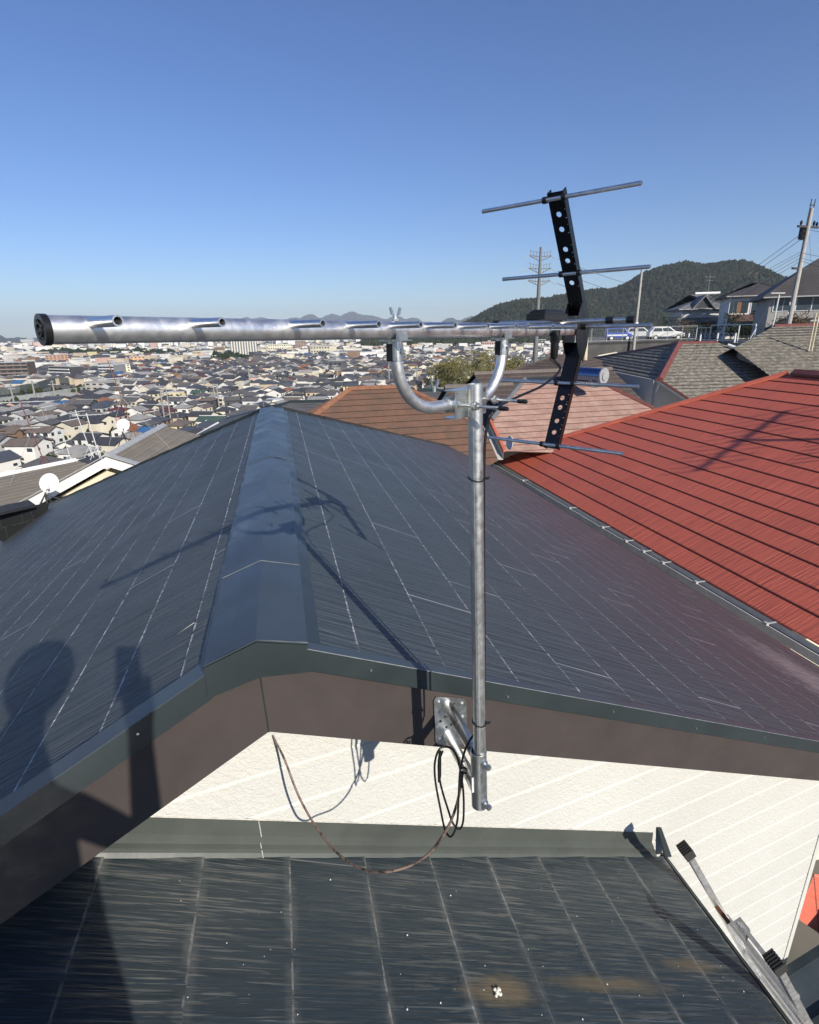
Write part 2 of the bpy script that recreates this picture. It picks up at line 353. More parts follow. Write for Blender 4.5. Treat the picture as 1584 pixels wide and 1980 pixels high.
m=MB(); t_=top(dR,xc)-Z*.05; t_=t_-nw*(t_-Pw).dot(nw)
m.prism([V((t_.x,t_.y,t_.z))+nw*.006-W*.035,V((t_.x,t_.y,t_.z))+nw*.006+W*.012,t_+W*.012-nw*.05,t_-W*.035-nw*.05],-Z*6); m.build('corner_trim',WALLW,house)
# side wall (under the right eave) and back walls
m=MB(); c0=t_+W*.011-nw*.03; m.prism([c0-Z*.3,c0+rd*6.5-Z*.3,c0+rd*6.5-W*.1-Z*.3,c0-W*.1-Z*.3],-Z*7.5); m.build('side_wall',CREAM,house)
m=MB(); c1=top(dL,xl+.4)-Z*.35-nw*.05; m.prism([c1,c1+rd*6,c1+rd*6+W*.1,c1+W*.1],-Z*7.2); m.build('side_wall',CREAM,house)
m=MB(); a_=fa+Z*.05-nw*.03; ws=(Pw-P)*.9
m.prism([a_,sect(fa,fr_,xr)+Z*.05-nw*.03,sect(fa,fr_,xr)+Z*.05-nw*.03+ws,a_+ws],Z*.01); m.prism([a_,sect(fa,fl_,xl)+Z*.05-nw*.03,sect(fa,fl_,xl)+Z*.05-nw*.03+ws,a_+ws],Z*.01); m.split('soffit',FASC,house)
# lower roof in front
lb=onp(560,1660,Pw+nw*.05,nw); dlo=W-Z*.48; nlo=dlo.cross(rd).normalized()
if nlo.z<0: nlo=-nlo
aE=2.03
pts=[lb-dlo*2.2,lb+dlo*aE,lb+dlo*aE-rd*3,lb-dlo*2.2-rd*3]
_,ML_=slope('lower_roof',M_LOW,pts,house,rd,.3175,.008,lb,under=.03)
def add_stain_or_sheen(mat,c,rx,ry,col,amt,seed):
    nt_=mat.node_tree; b=[n for n in nt_.nodes if n.type=='BSDF_PRINCIPLED'][0]; src=b.inputs['Base Color'].links[0].from_socket
    t=NT.__new__(NT); t.mat=mat; t.t=nt_
    m_=t.n('ShaderNodeMapping'); t.l(t.coord(),m_.inputs[0]); m_.inputs['Scale'].default_value=(1/rx,1/ry,0); m_.inputs['Location'].default_value=(-c[0]/rx,-c[1]/ry,0)
    L_=t.n('ShaderNodeVectorMath',operation='LENGTH'); t.l(m_.outputs[0],L_.inputs[0])
    d=t.math('ADD',L_.outputs['Value'],t.math('MULTIPLY',t.math('SUBTRACT',t.noise(16,5,.7,t.mapped((1,.35,1),(seed,0,0))),.5),2.2))
    f=t.math('MULTIPLY',t.ramp(d,1.15,.3),amt); t.l(t.mix(f,src,col),b.inputs['Base Color'])
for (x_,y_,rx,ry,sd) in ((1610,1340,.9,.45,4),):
    q=MR_.inverted()@onp(x_,y_,J,nR); add_stain_or_sheen(M_R,(q.x,q.y),rx,ry,(.34,.28,.27),.45,sd)  # pale sheen at the slope's lower right, put into the slate colour
for (x_,y_,rx,ry,am,sd) in ((965,1918,.055,.16,.8,1),(1180,1905,.035,.34,.55,2),(1340,1868,.03,.22,.5,3)):
    q=ML_.inverted()@onp(x_,y_,lb,nlo); add_stain_or_sheen(M_LOW,(q.x,q.y),rx,ry,(.15,.115,.065),am,sd)
a=lb+dlo*aE
m=MB(); m.prism([a+rd*.02+nlo*.012,a-rd*3+nlo*.012,a-rd*3+nlo*.012+dlo*.022,a+rd*.02+nlo*.012+dlo*.022],-nlo*.035); m.build('eave_trim',TRIM,house,M=frame(a,rd,dlo))
m=MB(); m.prism([a+nlo*-.02,a-rd*2.6+nlo*-.02,a-rd*2.6-nlo*.2-dlo*.05,a-nlo*.2-dlo*.05],-dlo*.02); m.build('lower_fascia',FASC,house)
# flashing at the wall: upright face, bead and apron
ft=onp(560,1586,Pw+nw*.005,nw); fdz=ft.z-lb.z
pr=[(-.012,fdz),(.004,fdz),(.006,.062),(.022,.050),(.024,.040),(.040,.034),(.042,.018),(.052,.004)]
m=MB(); s0=lb-dlo*2-nw*.05; s1=lb+dlo*1.98-nw*.05
base_=lambda s,o_,z_: s+nw*o_+Z*z_
for (o1,z1),(o2,z2) in zip(pr,pr[1:]): m.poly([base_(s0,o1,z1),base_(s1,o1,z1),base_(s1,o2,z2),base_(s0,o2,z2)])
m.poly([base_(s1,*q) for q in pr]+[base_(s1,-.012,0)])
m.build('wall_flashing',mk('flashing_olive',(.075,.083,.072),.45,var=.2,scale=4,bump=.2,bd=.002),house,M=frame(lb,dlo,rd))
m=MB(); p0=onp(501,1592,P+nw*.006-nw*.044+nw*.03,nw)
j0=lb+(s0-s0); jj=lambda o_,z_,t: lb-nw*.05+dlo*t+nw*o_+Z*z_
m.tube([jj(.006,fdz,-.09),jj(.009,.062,-.088)],.002,5); m.tube([jj(.026,.052,-.095),jj(.053,.006,-.093)],.0016,5); m.tube([jj(-.0,fdz+.002,-1.5),jj(-.0,fdz+.002,1.98)],.003,5); m.split('sealant_bead',mk('sealant',(.5,.49,.44),.6,var=.3,scale=40),house)
# end clip of flashing
m=MB(); q=jj(.0,fdz+.03,2.0); m.prism([q,q+dlo*.03,jj(.05,.0,2.09),jj(.05,.0,2.04)],nlo*.012+nw*.005); m.build('flashing_end',TRIM,house)
# raised slate step of the top-left course
# second lower roof far below at the right, beneath the wall corner
lowz=onp(1517,1862,Pw,nw)
m=MB(); q=lowz+Z*.03; nn=(dlo.cross(rd)); a0=q-W*.6-nw*.0+Z*.02+nw*.0
slope('porch_roof',mk('porch_slate',(.035,.045,.05),.4,var=.3,scale=3),[q-W*1.2+nw*.03,q+W*2+nw*.03-Z*.0,q+W*2+nw*2.5-Z*.9,q-W*1.2+nw*2.5-Z*.9],house,W,.35,.01)
m=MB(); 
for k in (0,1): s=q+nw*(.05+.28*k)+Z*(.035-.1*k); m.prism([s-W*1.2,s+W*2,s+W*2+nw*.06,s-W*1.2+nw*.06],Z*.03)
m.split('porch_flashing',TRIM,house)
# cap of bird dropping on the lower roof
bp=onp(962,1921,lb,nlo); m=MB()
for k in range(14):
    c=bp+nlo*.012+rd*random.gauss(0,.006)+dlo*random.gauss(0,.006); m.tube([c-nlo*.004,c,c+nlo*.003],.004,7,rs=[.006,.005,.002])
tag(m.build('bird_dropping',mk('dropping',(.7,.68,.6),.9,var=.3,scale=60)),'white crusty bird dropping on the dark slates of the lower roof','bird dropping')
m=MB()
for k in range(38):
    x_=random.uniform(350,1450); y_=random.uniform(1700,1975); c=onp(x_,y_,lb+nlo*.009,nlo)
    if (c-lb).dot(W)>1.9 : continue
    r_=random.choice([.001,.0013,.0016,.0028]); m.tube([c-nlo*.001,c+nlo*.001],r_,6)
m.split('paint_speck',WHITE,house)
# ================================================================== MAST AND BRACKET
MX=atY(920,900,1.157); mt=atY(918.5,742,1.157); mbm=atY(927.5,1470,1.157)
tilt=(mt-mbm).normalized(); mast=thing('antenna_mast',mbm,'galvanised steel tube mast standing upright in the fascia bracket','mast')
mlow=mbm-tilt*.06
m=MB(); m.pipe(mt,mlow,.0159,.0145,28); m.build('tube',PIPE,mast,smooth=True)
m=MB(); 
for a_ in (25,205): 
    d=az(a_+180)*.0159; m.tube([mt+d-tilt*.004,mlow+d],.0008,5)
m.split('weld_seam',PIPE,mast)
for y_ in (925,1396):
    c=atY(922,y_,1.157); c=mt+tilt*((c-mt).dot(tilt)); k=mast
    t1=tilt.orthogonal().normalized(); t2=tilt.cross(t1); m=MB()
    ring=[c+(t1*math.cos(a)+t2*math.sin(a))*.0172+tilt*(.004*math.sin(a)) for a in [i*math.pi/12 for i in range(25)]]; m.tube(ring,.0016,6)
    hd_=c+(RT*.0165-FW*.006); m.box(hd_+RT*.006,RT*.009,FW*.006,tilt*.006); m.tube([hd_+RT*.008,hd_+RT*.014+Z*.004,hd_+RT*.017+Z*.002],.0013,5)
    m.build('cable_tie',BLK,k)
# bracket: plate on the fascia, two arms, sleeve
br=thing('mast_bracket',P,'galvanised steel bracket screwed to brown fascia with two arms and sleeve','bracket')
pc=onp(869,1392,P+nw*.002,nw); ph=.19; pw=.118
tl=onp(838,1346,P+nw*.003,nw); tr_=onp(901,1350,P+nw*.003,nw); bl=onp(842,1438,P+nw*.003,nw); brr=tr_+(bl-tl)
def platem():
    m=MB(); cx=tl+(tr_-tl)*.5; X=(tr_-tl); Yv=(bl-tl); c=.08
    pts=[tl+X*c,tl+X*(1-c),tr_+Yv*c,tr_+Yv*(1-c*.6),brr-X*c,bl+X*c,bl-Yv*c*.6,tl+Yv*c]; m.prism(pts,nw*.004); return m,X,Yv
m,X,Yv=platem(); m.build('plate',ZINC,br,M=frame(tl,X,-Yv))
for (a_,b_) in ((.14,.10),(.86,.10),(.15,.88),(.86,.9),(.15,.32),(.86,.38)):
    c=tl+X*a_+Yv*b_+nw*.004; m=MB(); m.tube([c,c+nw*.004],.0055,6); m.tube([c+nw*.004,c+nw*.006],.003,8); m.build('screw',ZINC,br)
m=MB()
for (a_,b_) in ((.32,.4),(.17,.5),(.35,.62),(.5,.56),(.45,.85),(.7,.72),(.6,.12)):
    c=tl+X*a_+Yv*b_+nw*.0045; m.tube([c,c+nw*.0006],.0042,10)
m.split('bolt_hole',HOLE,br)
st=atY(925.5,1452,1.157); sb=atY(927.5,1556,1.157); 
axd=(sb-st).normalized(); side=(P-st); side=(side-axd*side.dot(axd)).normalized()
m=MB(); m.pipe(st,sb,.0214,.0188,28); m.build('sleeve',GALV,br,smooth=True)
m=MB(); m.box(st+axd*.03-RT*.0155-FW*.0135+axd*.075,RT*.010-FW*-.004,axd*.05,(RT+FW)*.0006); m.build('sticker',WHITE,br)
for k in (.13,.86):
    c=st+(sb-st)*k; d=(-FW*.8+RT*.45); d=(d-axd*d.dot(axd)).normalized(); m=MB(); m.tube([c+d*.02,c+d*.027],.010,6); m.tube([c+d*.02,c+d*.042],.0048,12); m.tube([c+d*.036,c+d*.044],.0078,6); m.build('bolt',ZINC,br,smooth=False)
def arm(p0,p1,r): m=MB(); m.pipe(p0,p1,r,r-.002,20); return m.build('arm',GALV,br,smooth=True)
a0=tl+X*.42+Yv*.14+nw*.002; b0=st+axd*.03+side*.015
arm(a0,b0,.0165); a1=tl+X*.38+Yv*.78+nw*.002; b1=sb-axd*.035+side*.015; arm(a1,b1,.0165)
m=MB(); mid=a1+(b1-a1)*.62; dd=(b1-a1).normalized(); m.pipe(mid-dd*.005,mid+dd*.0,.0175,.0165,18); m.build('clamp_ring',BLK,br)
# ================================================================== ANTENNA
bd=V((.653,.757,0)).normalized(); ed=V((.757,-.653,0)).normalized()
B0=V((.1435,1.195,0)); bz=lambda t: .002-.0095*t
bp_=lambda t,s=0.,z=0.: B0+bd*t+ed*s+Z*(bz(t)+z)
ant=thing('television_antenna',bp_(0,0,-.15),'long aluminium television antenna with black V-shaped reflector, clamped on the mast','antenna')
RB=.0146
m=MB(); m.pipe(bp_(-.792),bp_(.50),RB,RB-.0015,36); m.build('boom',ALU,ant,smooth=True)
m=MB(); m.pipe(bp_(-.7965),bp_(-.7895),RB+.0012,RB-.004,36); m.tube([bp_(-.7915),bp_(-.788)],RB-.003,28); m.pipe(bp_(-.798),bp_(-.788),.0075,.006,24); m.tube([bp_(-.797),bp_(-.79)],.0022,10)
for k in range(4):
    a=k*math.pi/2+.4; c=bp_(-.795,math.cos(a)*.0095,math.sin(a)*.0095); m.box(c,bd*.006,ed*.0028,Z*.0028)
m.build('end_cap',BLK,ant,smooth=True)
for i,t in enumerate([-.75,-.634,-.482,-.372,-.273,-.177,-.07,.035,.075,.188,.239,.31]):
    h=.078 if i<8 else .083; r_=.0053 if i else .0056; c=bp_(t,0,.0072)
    m=MB(); m.pipe(c-ed*h,c+ed*h,r_,r_-.0016,18); o=m.build('director',ALU2,ant,smooth=True)
    m=MB(); m.tube([c+ed*(h-.006),c+ed*(h-.005)],r_-.0015,12); m.build('bore',HOLE,o)
# reflector bracket: a channel bent like a V, pierced web
def chan(pts,w,fl,holes):
    m=MB()
    for (t0,z0),(t1,z1) in zip(pts,pts[1:]):
        a=bp_(t0,0,z0-bz(t0)); b=bp_(t1,0,z1-bz(t1)); d=b-a; L_=d.length; d.normalize(); back=ed.cross(d).normalized()
        if back.dot(bd)<0: back=-back
        hs=[h for h in holes if min(z0,z1)<h<max(z0,z1)]
        hs=sorted([(h-z0)/(z1-z0)*L_ for h in hs]); prev=0
        for s in hs:
            m.prism([a+d*prev-ed*w/2,a+d*(s-.011)-ed*w/2,a+d*(s-.011)+ed*w/2,a+d*prev+ed*w/2],back*.0022)
            c=a+d*s; sq=[]; ci=[]
            for j in range(16):
                an=2*math.pi*j/16+math.pi/16; x,y=math.cos(an),math.sin(an); k=1/max(abs(x),abs(y)); sq.append(c+ed*(x*k*w/2)+d*(y*k*.011)); ci.append(c+ed*(x*.0068)+d*(y*.0068))
            for j in range(16):
                k=(j+1)%16; m.prism([sq[j],sq[k],ci[k],ci[j]],back*.0022)
            prev=s+.011
        m.prism([a+d*prev-ed*w/2,b-ed*w/2,b+ed*w/2,a+d*prev+ed*w/2],back*.0022)
        for sg in (-1,1):
            e_=ed*(sg*w/2); m.prism([a+e_,b+e_,b+e_+back*fl,a+e_+back*fl],-ed*sg*.0022)
            lip=a+e_+back*fl
    return m
holesT=[.262,.232,.19,.165,.115]; holesB=[-.18,-.205,-.24,-.27]
m=chan([(.322,.305),(.500,.035)],.040,.020,holesT); m2=chan([(.498,-.035),(.384,-.312)],.040,.020,holesB)
o1=m.build('reflector_arm',BLKP,ant); o2=m2.build('reflector_arm',BLKP,ant)
m=MB(); prof=[(.475,.07),(.52,.05),(.535,.0),(.53,-.04),(.51,-.085),(.475,-.06),(.455,-.02),(.455,.03)]
for s in (-.0205,.0185): m.prism([bp_(t,s,z) for t,z in prof],ed*.002)
m.split('hinge_cheek',BLKP,ant)
for t,z,c0 in ((.327,.292,0),(.438,.137,0),(.500,.006,0),(.452,-.141,0),(.386,-.303,0)):
    c=bp_(t-.004,0,z-bz(t)); m=MB(); m.pipe(c-ed*.2,c+ed*.2,.0048,.0034,16); o=m.build('reflector_rod',ALU2,ant,smooth=True)
    m=MB()
    for s in (-1,1):
        m.pipe(c+ed*s*.019,c+ed*s*.029,.0078,.0046,14)
    m.split('grommet',BLK,o); m=MB(); m.tube([c+ed*.196,c+ed*.1965],.0035,10); m.build('bore',HOLE,o)
# dipole, balun box, boot
c=bp_(.322,0,.031); m=MB(); m.box(c,bd*.125,ed*.05,Z*.016); m.box(c+Z*.010,bd*.108,ed*.044,Z*.008); m.box(c+Z*.015,bd*.09,ed*.036,Z*.004)
o=m.build('balun_box',BLK,ant); b=o.modifiers.new('b','BEVEL'); b.width=.004; b.segments=2
dc=bp_(.385,0,.021); m=MB(); m.pipe(dc+ed*.0,dc+ed*.19,.0055,.004,16); m.pipe(dc-ed*.19,dc,.0055,.004,16); o=m.build('dipole',ALU2,ant,smooth=True)
for s in (.135,.185,-.185): m=MB(); m.tube([dc+ed*(s-.009),dc+ed*(s+.009)],.0085,14); m.build('insulator_cap',BLK,o,smooth=True)
bt=bp_(.335,.018,-.0); m=MB(); m.tube([bt,bt-Z*.03,bt-Z*.03,bt-Z*.064,bt-Z*.07],.01,14,rs=[.0125,.0125,.0105,.0095,.006]); m.build('cable_boot',BLK,ant,smooth=True)
# supporting U pipe
tL,tR=-.248,.112; zc=-.145; pts=[]; r_=.105
tm=(tL+tR)/2
pts.append(bp_(tL,0,-.018)); pts.append(bp_(tL,0,-.045))
for k in range(13):
    a=math.pi/2*k/12; pts.append(bp_(tL+r_*(1-math.cos(a)),0,-.045-(-zc-.045-.0)*math.sin(a)))
for k in range(13):
    a=math.pi/2*(1-k/12); pts.append(bp_(tR-r_*(1-math.cos(a)),0,-.045-(-zc-.045)*math.sin(a)))
pts.append(bp_(tR,0,-.03)); m=MB(); m.tube(pts,.0112,24); m.build('support_pipe',ALU,ant,smooth=True)
# boom clamps
m=MB()
for t,s in ((tL,1),(tR,1)):
    c=bp_(t,0,-.030); m=MB()
    m.pipe(c+Z*.012,c-Z*.022,.0128,.0113,20); m.box(c+Z*.0125,bd*.055,ed*.030,Z*.0018)
    for q in (-1,1): m.box(c+ed*q*.0145+Z*.018,bd*.03,ed*.0016,Z*.012)
    m.tube([c+ed*.0128-Z*.006,c+ed*.0165-Z*.006],.0045,12); m.build('boom_saddle',ZINC,ant)
m=MB()
for t in (tL,tR): c=bp_(t-.012,0,-.05); m.box(c-ed*.004+Z*.012,bd*.003,ed*.014,Z*.03)
m.split('saddle_pad',BLK,ant)
c=bp_(tL+.0,0,RB); m=MB(); m.tube([c,c+Z*.004],.008,12); m.tube([c+Z*.004,c+Z*.009],.0048,10)
for s in (-1,1):
    q=c+Z*.009+bd*s*.0045; m.prism([q,q+bd*s*.007+Z*.002,q+bd*s*.0105+Z*.013,q+bd*s*.0055+Z*.014],ed*.002); 
m.build('wing_nut',ZINC,ant)
# mast clamp: toothed plates, U bolts, black tips
cc=mt+tilt*((bp_(0,0,zc)-mt).dot(tilt)); cc=V((cc.x,cc.y,zc))
cb=bp_(.0,0,zc-.0); 
m=MB(); pl=cb-bd*.03; 
for zz in (.028,-.028):
    m.box(pl+Z*zz,bd*.115,ed*.030,Z*.0022)
m.box(pl+ed*.014,bd*.115,ed*.0022,Z*.056)
for k in range(7): 
    q=pl+bd*(-.05+k*.0165)+Z*.029+ed*.015; m.prism([q-bd*.003,q+bd*.003,q-Z*.008],ed*.002)
m.prism([pl+bd*.056+Z*.028-ed*.014,pl+bd*.056+Z*.028+ed*.015,pl+bd*.056-Z*.028+ed*.015,pl+bd*.056-Z*.028-ed*.014],bd*.0022)
m.build('mast_clamp',ZINC,ant)
m=MB()
for q in (-.092,):
    c=bp_(q,0,zc)
    m.pipe(c-bd*.006,c+bd*.006,.0155,.0115,18); m.pipe(c+bd*.012,c+bd*.018,.0165,.0115,18)
m.split('clamp_collar',ZINC,ant,smooth=True)
for zz,s0_ in ((.000,-.034),(.006,.040)):
    a=cc+bd*s0_+Z*zz-bd*.0; p0=a+ed*-.02; p1=a+ed*.095
    dd=(ed*1.0+bd*.0).normalized()
    m=MB(); m.tube([a-dd*.03,a+dd*.085],.0033,10); m.tube([a+dd*.024,a+dd*.031],.0075,6); m.tube([a+dd*.02,a+dd*.024],.0095,12); o=m.build('clamp_bolt',ZINC,ant)
    m=MB(); m.tube([a+dd*.078,a+dd*.080,a+dd*.098,a+dd*.101],.0045,12,rs=[.0035,.0048,.0044,.002]); m.build('bolt_tip',BLK,o,smooth=True)
m=MB()
for c,d in ((bp_(-.125,-.01,zc+.028),Z+ed*.2),):
    m.tube([c,c+Z*.01],.0035,8)
    for s in (-1,1): q=c+Z*.008+bd*s*.003; m.prism([q,q+bd*s*.006,q+bd*s*.012+Z*.016,q+bd*s*.006+Z*.017],ed*.002)
m.build('wing_nut',ZINC,ant)
# ------------------------------------------------------------------ cables
def cr(pts,n=10):
    P_=[V(p) for p in pts]; P_=[P_[0]*2-P_[1]]+P_+[P_[-1]*2-P_[-2]]; o=[]
    for i in range(1,len(P_)-2):
        a,b,c,d=P_[i-1:i+3]
        for k in range(n):
            t=k/n; o.append(.5*((2*b)+(c-a)*t+(2*a-5*b+4*c-d)*t*t+(3*b-a-3*c+d)*t**3))
    return o+[P_[-2]]
down=[bt-Z*.068,atY(1083,715,1.42),atY(1050,745,1.36),atY(1000,768,1.28),atY(960,790,1.2),atY(941,830,1.19),atY(936,925,1.18),atY(936,1100,1.178),atY(937,1250,1.178),atY(936,1390,1.178),atY(925,1412,1.19),atY(911,1428,1.2),atY(899,1452,1.2),atY(890,1490,1.19),atY(887,1540,1.18),atY(884,1590,1.17),atY(873,1617,1.17),
 atY(861,1605,1.19),atY(851,1560,1.21),atY(842,1510,1.22),atY(841,1475,1.23),atY(849,1450,1.24),atY(863,1444,1.25),atY(878,1452,1.25),atY(887,1475,1.24),atY(895,1520,1.22),atY(897,1560,1.21),atY(895,1592,1.2),atY(887,1603,1.2),atY(876,1592,1.2),atY(868,1570,1.21),atY(853,1520,1.23),atY(848,1480,1.24),atY(856,1452,1.25)]
m=MB(); m.tube(cr(down,8),.0031,10); cab=m.build('coaxial_cable',CBLK,None,smooth=True); tag(cab,'glossy black cable running down the mast and hanging in loose loops below the bracket','cable')
m=MB(); m.tube([atY(851,1452,1.245),atY(850,1470,1.24),atY(850,1500,1.235),atY(849,1512,1.233)],.005,10,rs=[.0035,.0055,.0055,.0035]); m.build('connector_sleeve',CBLK,cab,smooth=True)
m=MB(); q=atY(897,1490,1.205); m.pipe(q-Z*.003,q+Z*.003,.011,.0095,12); m.build('tie_wrap',BLK,cab)
wa_=onp(527,1421,Pw,nw)
brn=[wa_,wa_+nw*.006+V((.004,0,-.012)),atY(550,1468,1.53),atY(578,1540,1.46),atY(612,1600,1.38),atY(655,1652,1.28),atY(700,1680,1.21),atY(745,1686,1.16),atY(795,1673,1.165),atY(835,1645,1.17),atY(866,1600,1.18),atY(882,1560,1.19),atY(891,1520,1.195),atY(895,1492,1.2)]
m=MB(); m.tube(cr(brn,8),.0039,10); tag(m.build('coaxial_cable',CBRN,None,smooth=True),'faded brown cable drooping from the wall top to the black coil','cable')
# ================================================================== LADDER against the eave
K1=onp(1370,1752,lb+nlo*.01,nlo); K1=K1+dlo*(2.03-(K1-lb).dot(dlo)/dlo.dot(dlo))+dlo*.035
T1=onp(1318,1655,K1,rd); K2=onp(1530,1975,lb,nlo); K2=K1+rd*((K2-K1).dot(rd))
up=(T1-K1).normalized(); lad=thing('ladder',K1-up*5,'aluminium ladder with ribbed rubber caps leaning against the lower roof eave','ladder')
ln=up.cross(rd).normalized()
if ln.dot(W)<0: ln=-ln
for k_ in (K1,K2):
    b_=k_-up*5+ln*.02; t_2=k_+(T1-K1)+ln*.02
    m=MB(); a=b_; h=t_2-b_
    for dx,dy,ax,ay in ((0,0,.004,.046),(.014,.021,.026,.004),(.014,-.021,.026,.004)):
        m.prism([a+ln*(dx-ax/2)+rd*(dy-ay/2),a+ln*(dx+ax/2)+rd*(dy-ay/2),a+ln*(dx+ax/2)+rd*(dy+ay/2),a+ln*(dx-ax/2)+rd*(dy+ay/2)],h)
    rl=m.build('rail',ALU,lad,M=frame(a,ln,rd))
    m=MB(); c=t_2+ln*.012
    m.box(c+up*.012,ln*.042,rd*.050,up*.05)
    for i in range(6): m.box(c+up*.012-rd*.028+rd*(i*.0112),rd*.005,ln*.052,up*.056)
    cp_=m.build('rubber_cap',RUB,rl,M=frame(c,ln,rd))
dK=(K2-K1)
for i in range(1,14):
    c0_=K1+(T1-K1)*.35-up*(.33*i)+ln*.045
    m=MB(); m.tube([c0_,c0_+dK],.015,10); m.build('rung',ALU,lad)
m=MB(); c0_=K1+ln*.05+up*.03+dK*.30
m.prism([c0_,c0_+dK*.62,c0_+dK*.62+ln*.02,c0_+ln*.02],up*.035); m.build('cross_stay',ALU,lad)
m=MB(); m.prism([c0_-dK*.04-ln*.02,c0_+dK*.12-ln*.02,c0_+dK*.07+ln*.03,c0_-dK*.04+ln*.03],up*.03); m.tube([c0_+up*.04,c0_+up*.062],.007,6); m.tube([c0_+dK*.08+up*.05,c0_+dK*.08+up*.062],.007,6); m.build('rung_lock',GALV,lad)
m=MB(); q=K1+dK*.06+ln*.01+up*.02; m.prism([q,q+dK*.16,q+dK*.16+ln*.02,q+ln*.02],up*.02); m.build('hook',RUST,lad)
# ================================================================== RED ROOF HOUSE (right)
uh=az(77.2)
def atU(x,y,u): d=ray(x,y); return d*(u/d.dot(uh))
e1=atU(1184,1020,5.75); zR_=e1.z; dred=-uh-Z*.5; nred=dred.cross(rd).normalized()
if nred.z<0: nred=-nred
rh=thing('house',V((9,7,-8.5)),'neighbouring house with bright red slate roof and grey gutter along its eave','house')
cor=atZ(947,886,zR_); cor=e1+rd*((cor-e1).dot(rd)); pk=onp(1524,723,e1,nred)
eN=e1-rd*6; rn=pk-rd*7.2
slope('roof_slope',M_RED,[eN,cor,pk,rn],rh,rd,.35,.012,e1)
Lr=(pk-cor).length; pk2=pk
bk=cor+uh*((pk-cor).dot(uh)*2); m=MB(); m.poly([cor,bk,pk]); m.build('hip_end',REDT,rh)
m=MB(); m.poly([pk,rn,rn+uh*6-Z*3,pk+uh*6-Z*3]); m.build('roof_slope',REDT,rh)
def capline(a,b,wd,ht,mat,name,parent,seg=1,tilt_n=None):
    d=(b-a); s=d.cross(Z).normalized(); 
    m=MB()
    for i in range(seg):
        p=a+d*(i/seg); q=a+d*((i+1)/seg)*1.0; l=.004*(i%2)
        m.prism([p-s*wd-Z*ht*.8,p-s*wd-Z*ht*.2+Z*l,p+Z*(ht+l),p+s*wd-Z*ht*.2+Z*l,p+s*wd-Z*ht*.8],q-p)
    return m.build(name,mat,parent,M=frame(a,d,s))
capline(cor+Z*.03,pk+Z*.03,.075,.05,REDT,'hip_cap',rh,4); capline(rn+Z*.04,pk-rd*.15+Z*.04,.11,.07,DREDT,'ridge_cap',rh,2)
def gutter(a,b,parent,out,w_=.12,mat=GUT,mud=True):
    d=b-a; m=MB()
    m.prism([a-out*0,a+out*.004,a+out*.004-Z*w_*.75,a-Z*w_*.75],d); m.prism([a+out*w_+Z*.0,a+out*(w_+.012),a+out*(w_+.012)-Z*w_*.75,a+out*w_-Z*w_*.75],d); m.prism([a-Z*w_*.74,a+out*w_-Z*w_*.74,a+out*w_-Z*w_*.8,a-Z*w_*.8],d)
    g=m.build('gutter',mat,parent,M=frame(a,d,out))
    if mud: 
        m=MB(); n=60
        for i in range(n):
            p=a+d*(i/n)+out*.006-Z*w_*.5; h=random.uniform(-.02,.02); m.prism([p,p+out*(w_-.01),p+out*(w_-.01)-Z*.02,p-Z*.02],d/n*1.0-Z*0+Z*h*.0); 
        m.build('gutter_silt',GUTIN,g,M=frame(a,d,out))
    return g
gutter(cor-uh*.0-Z*.012,eN-uh*.0-Z*.012,rh,-uh,.15,mk('gutter_pale',(.74,.72,.66),.45,var=.15,scale=4))
for f_ in (.0,.21,.4,.5,.56,.6,.64,.7,.8,.9):
    p=cor+(eN-cor)*f_-uh*.10+Z*.0; m=MB(); p=p-uh*.06; m.box(p,uh*.04,rd*.05,Z*.035); m.box(p+uh*.10,uh*.19,rd*.02,Z*.008); m.build('gutter_strap',GUT,rh)
m=MB(); p=cor-uh*-.06-Z*.2; m.prism([p,p-rd*9,p-rd*9-Z*.25,p-Z*.25],uh*.05); m.build('soffit_board',GUT,rh)
m=MB(); p=cor+uh*.45-Z*.4-rd*.4; m.prism([p,p-rd*9,p-rd*9-Z*7,p-Z*7],uh*6); m.build('wall',CREAM,rh)
q=onp(1560,1262,e1-uh*.1,uh)
lr=[atY(1572,1690,3.6),atY(1800,1700,4.4),atY(1800,1960,3.4),atY(1541,1775,3.25)]
slope('lower_roof',M_RED,lr,rh,rd,.35,.012)
# ================================================================== NEIGHBOUR ROOFS by vertices
def vt(x,y,Y): return atY(x,y,Y)
def vz(x,y,z): return atZ(x,y,z)
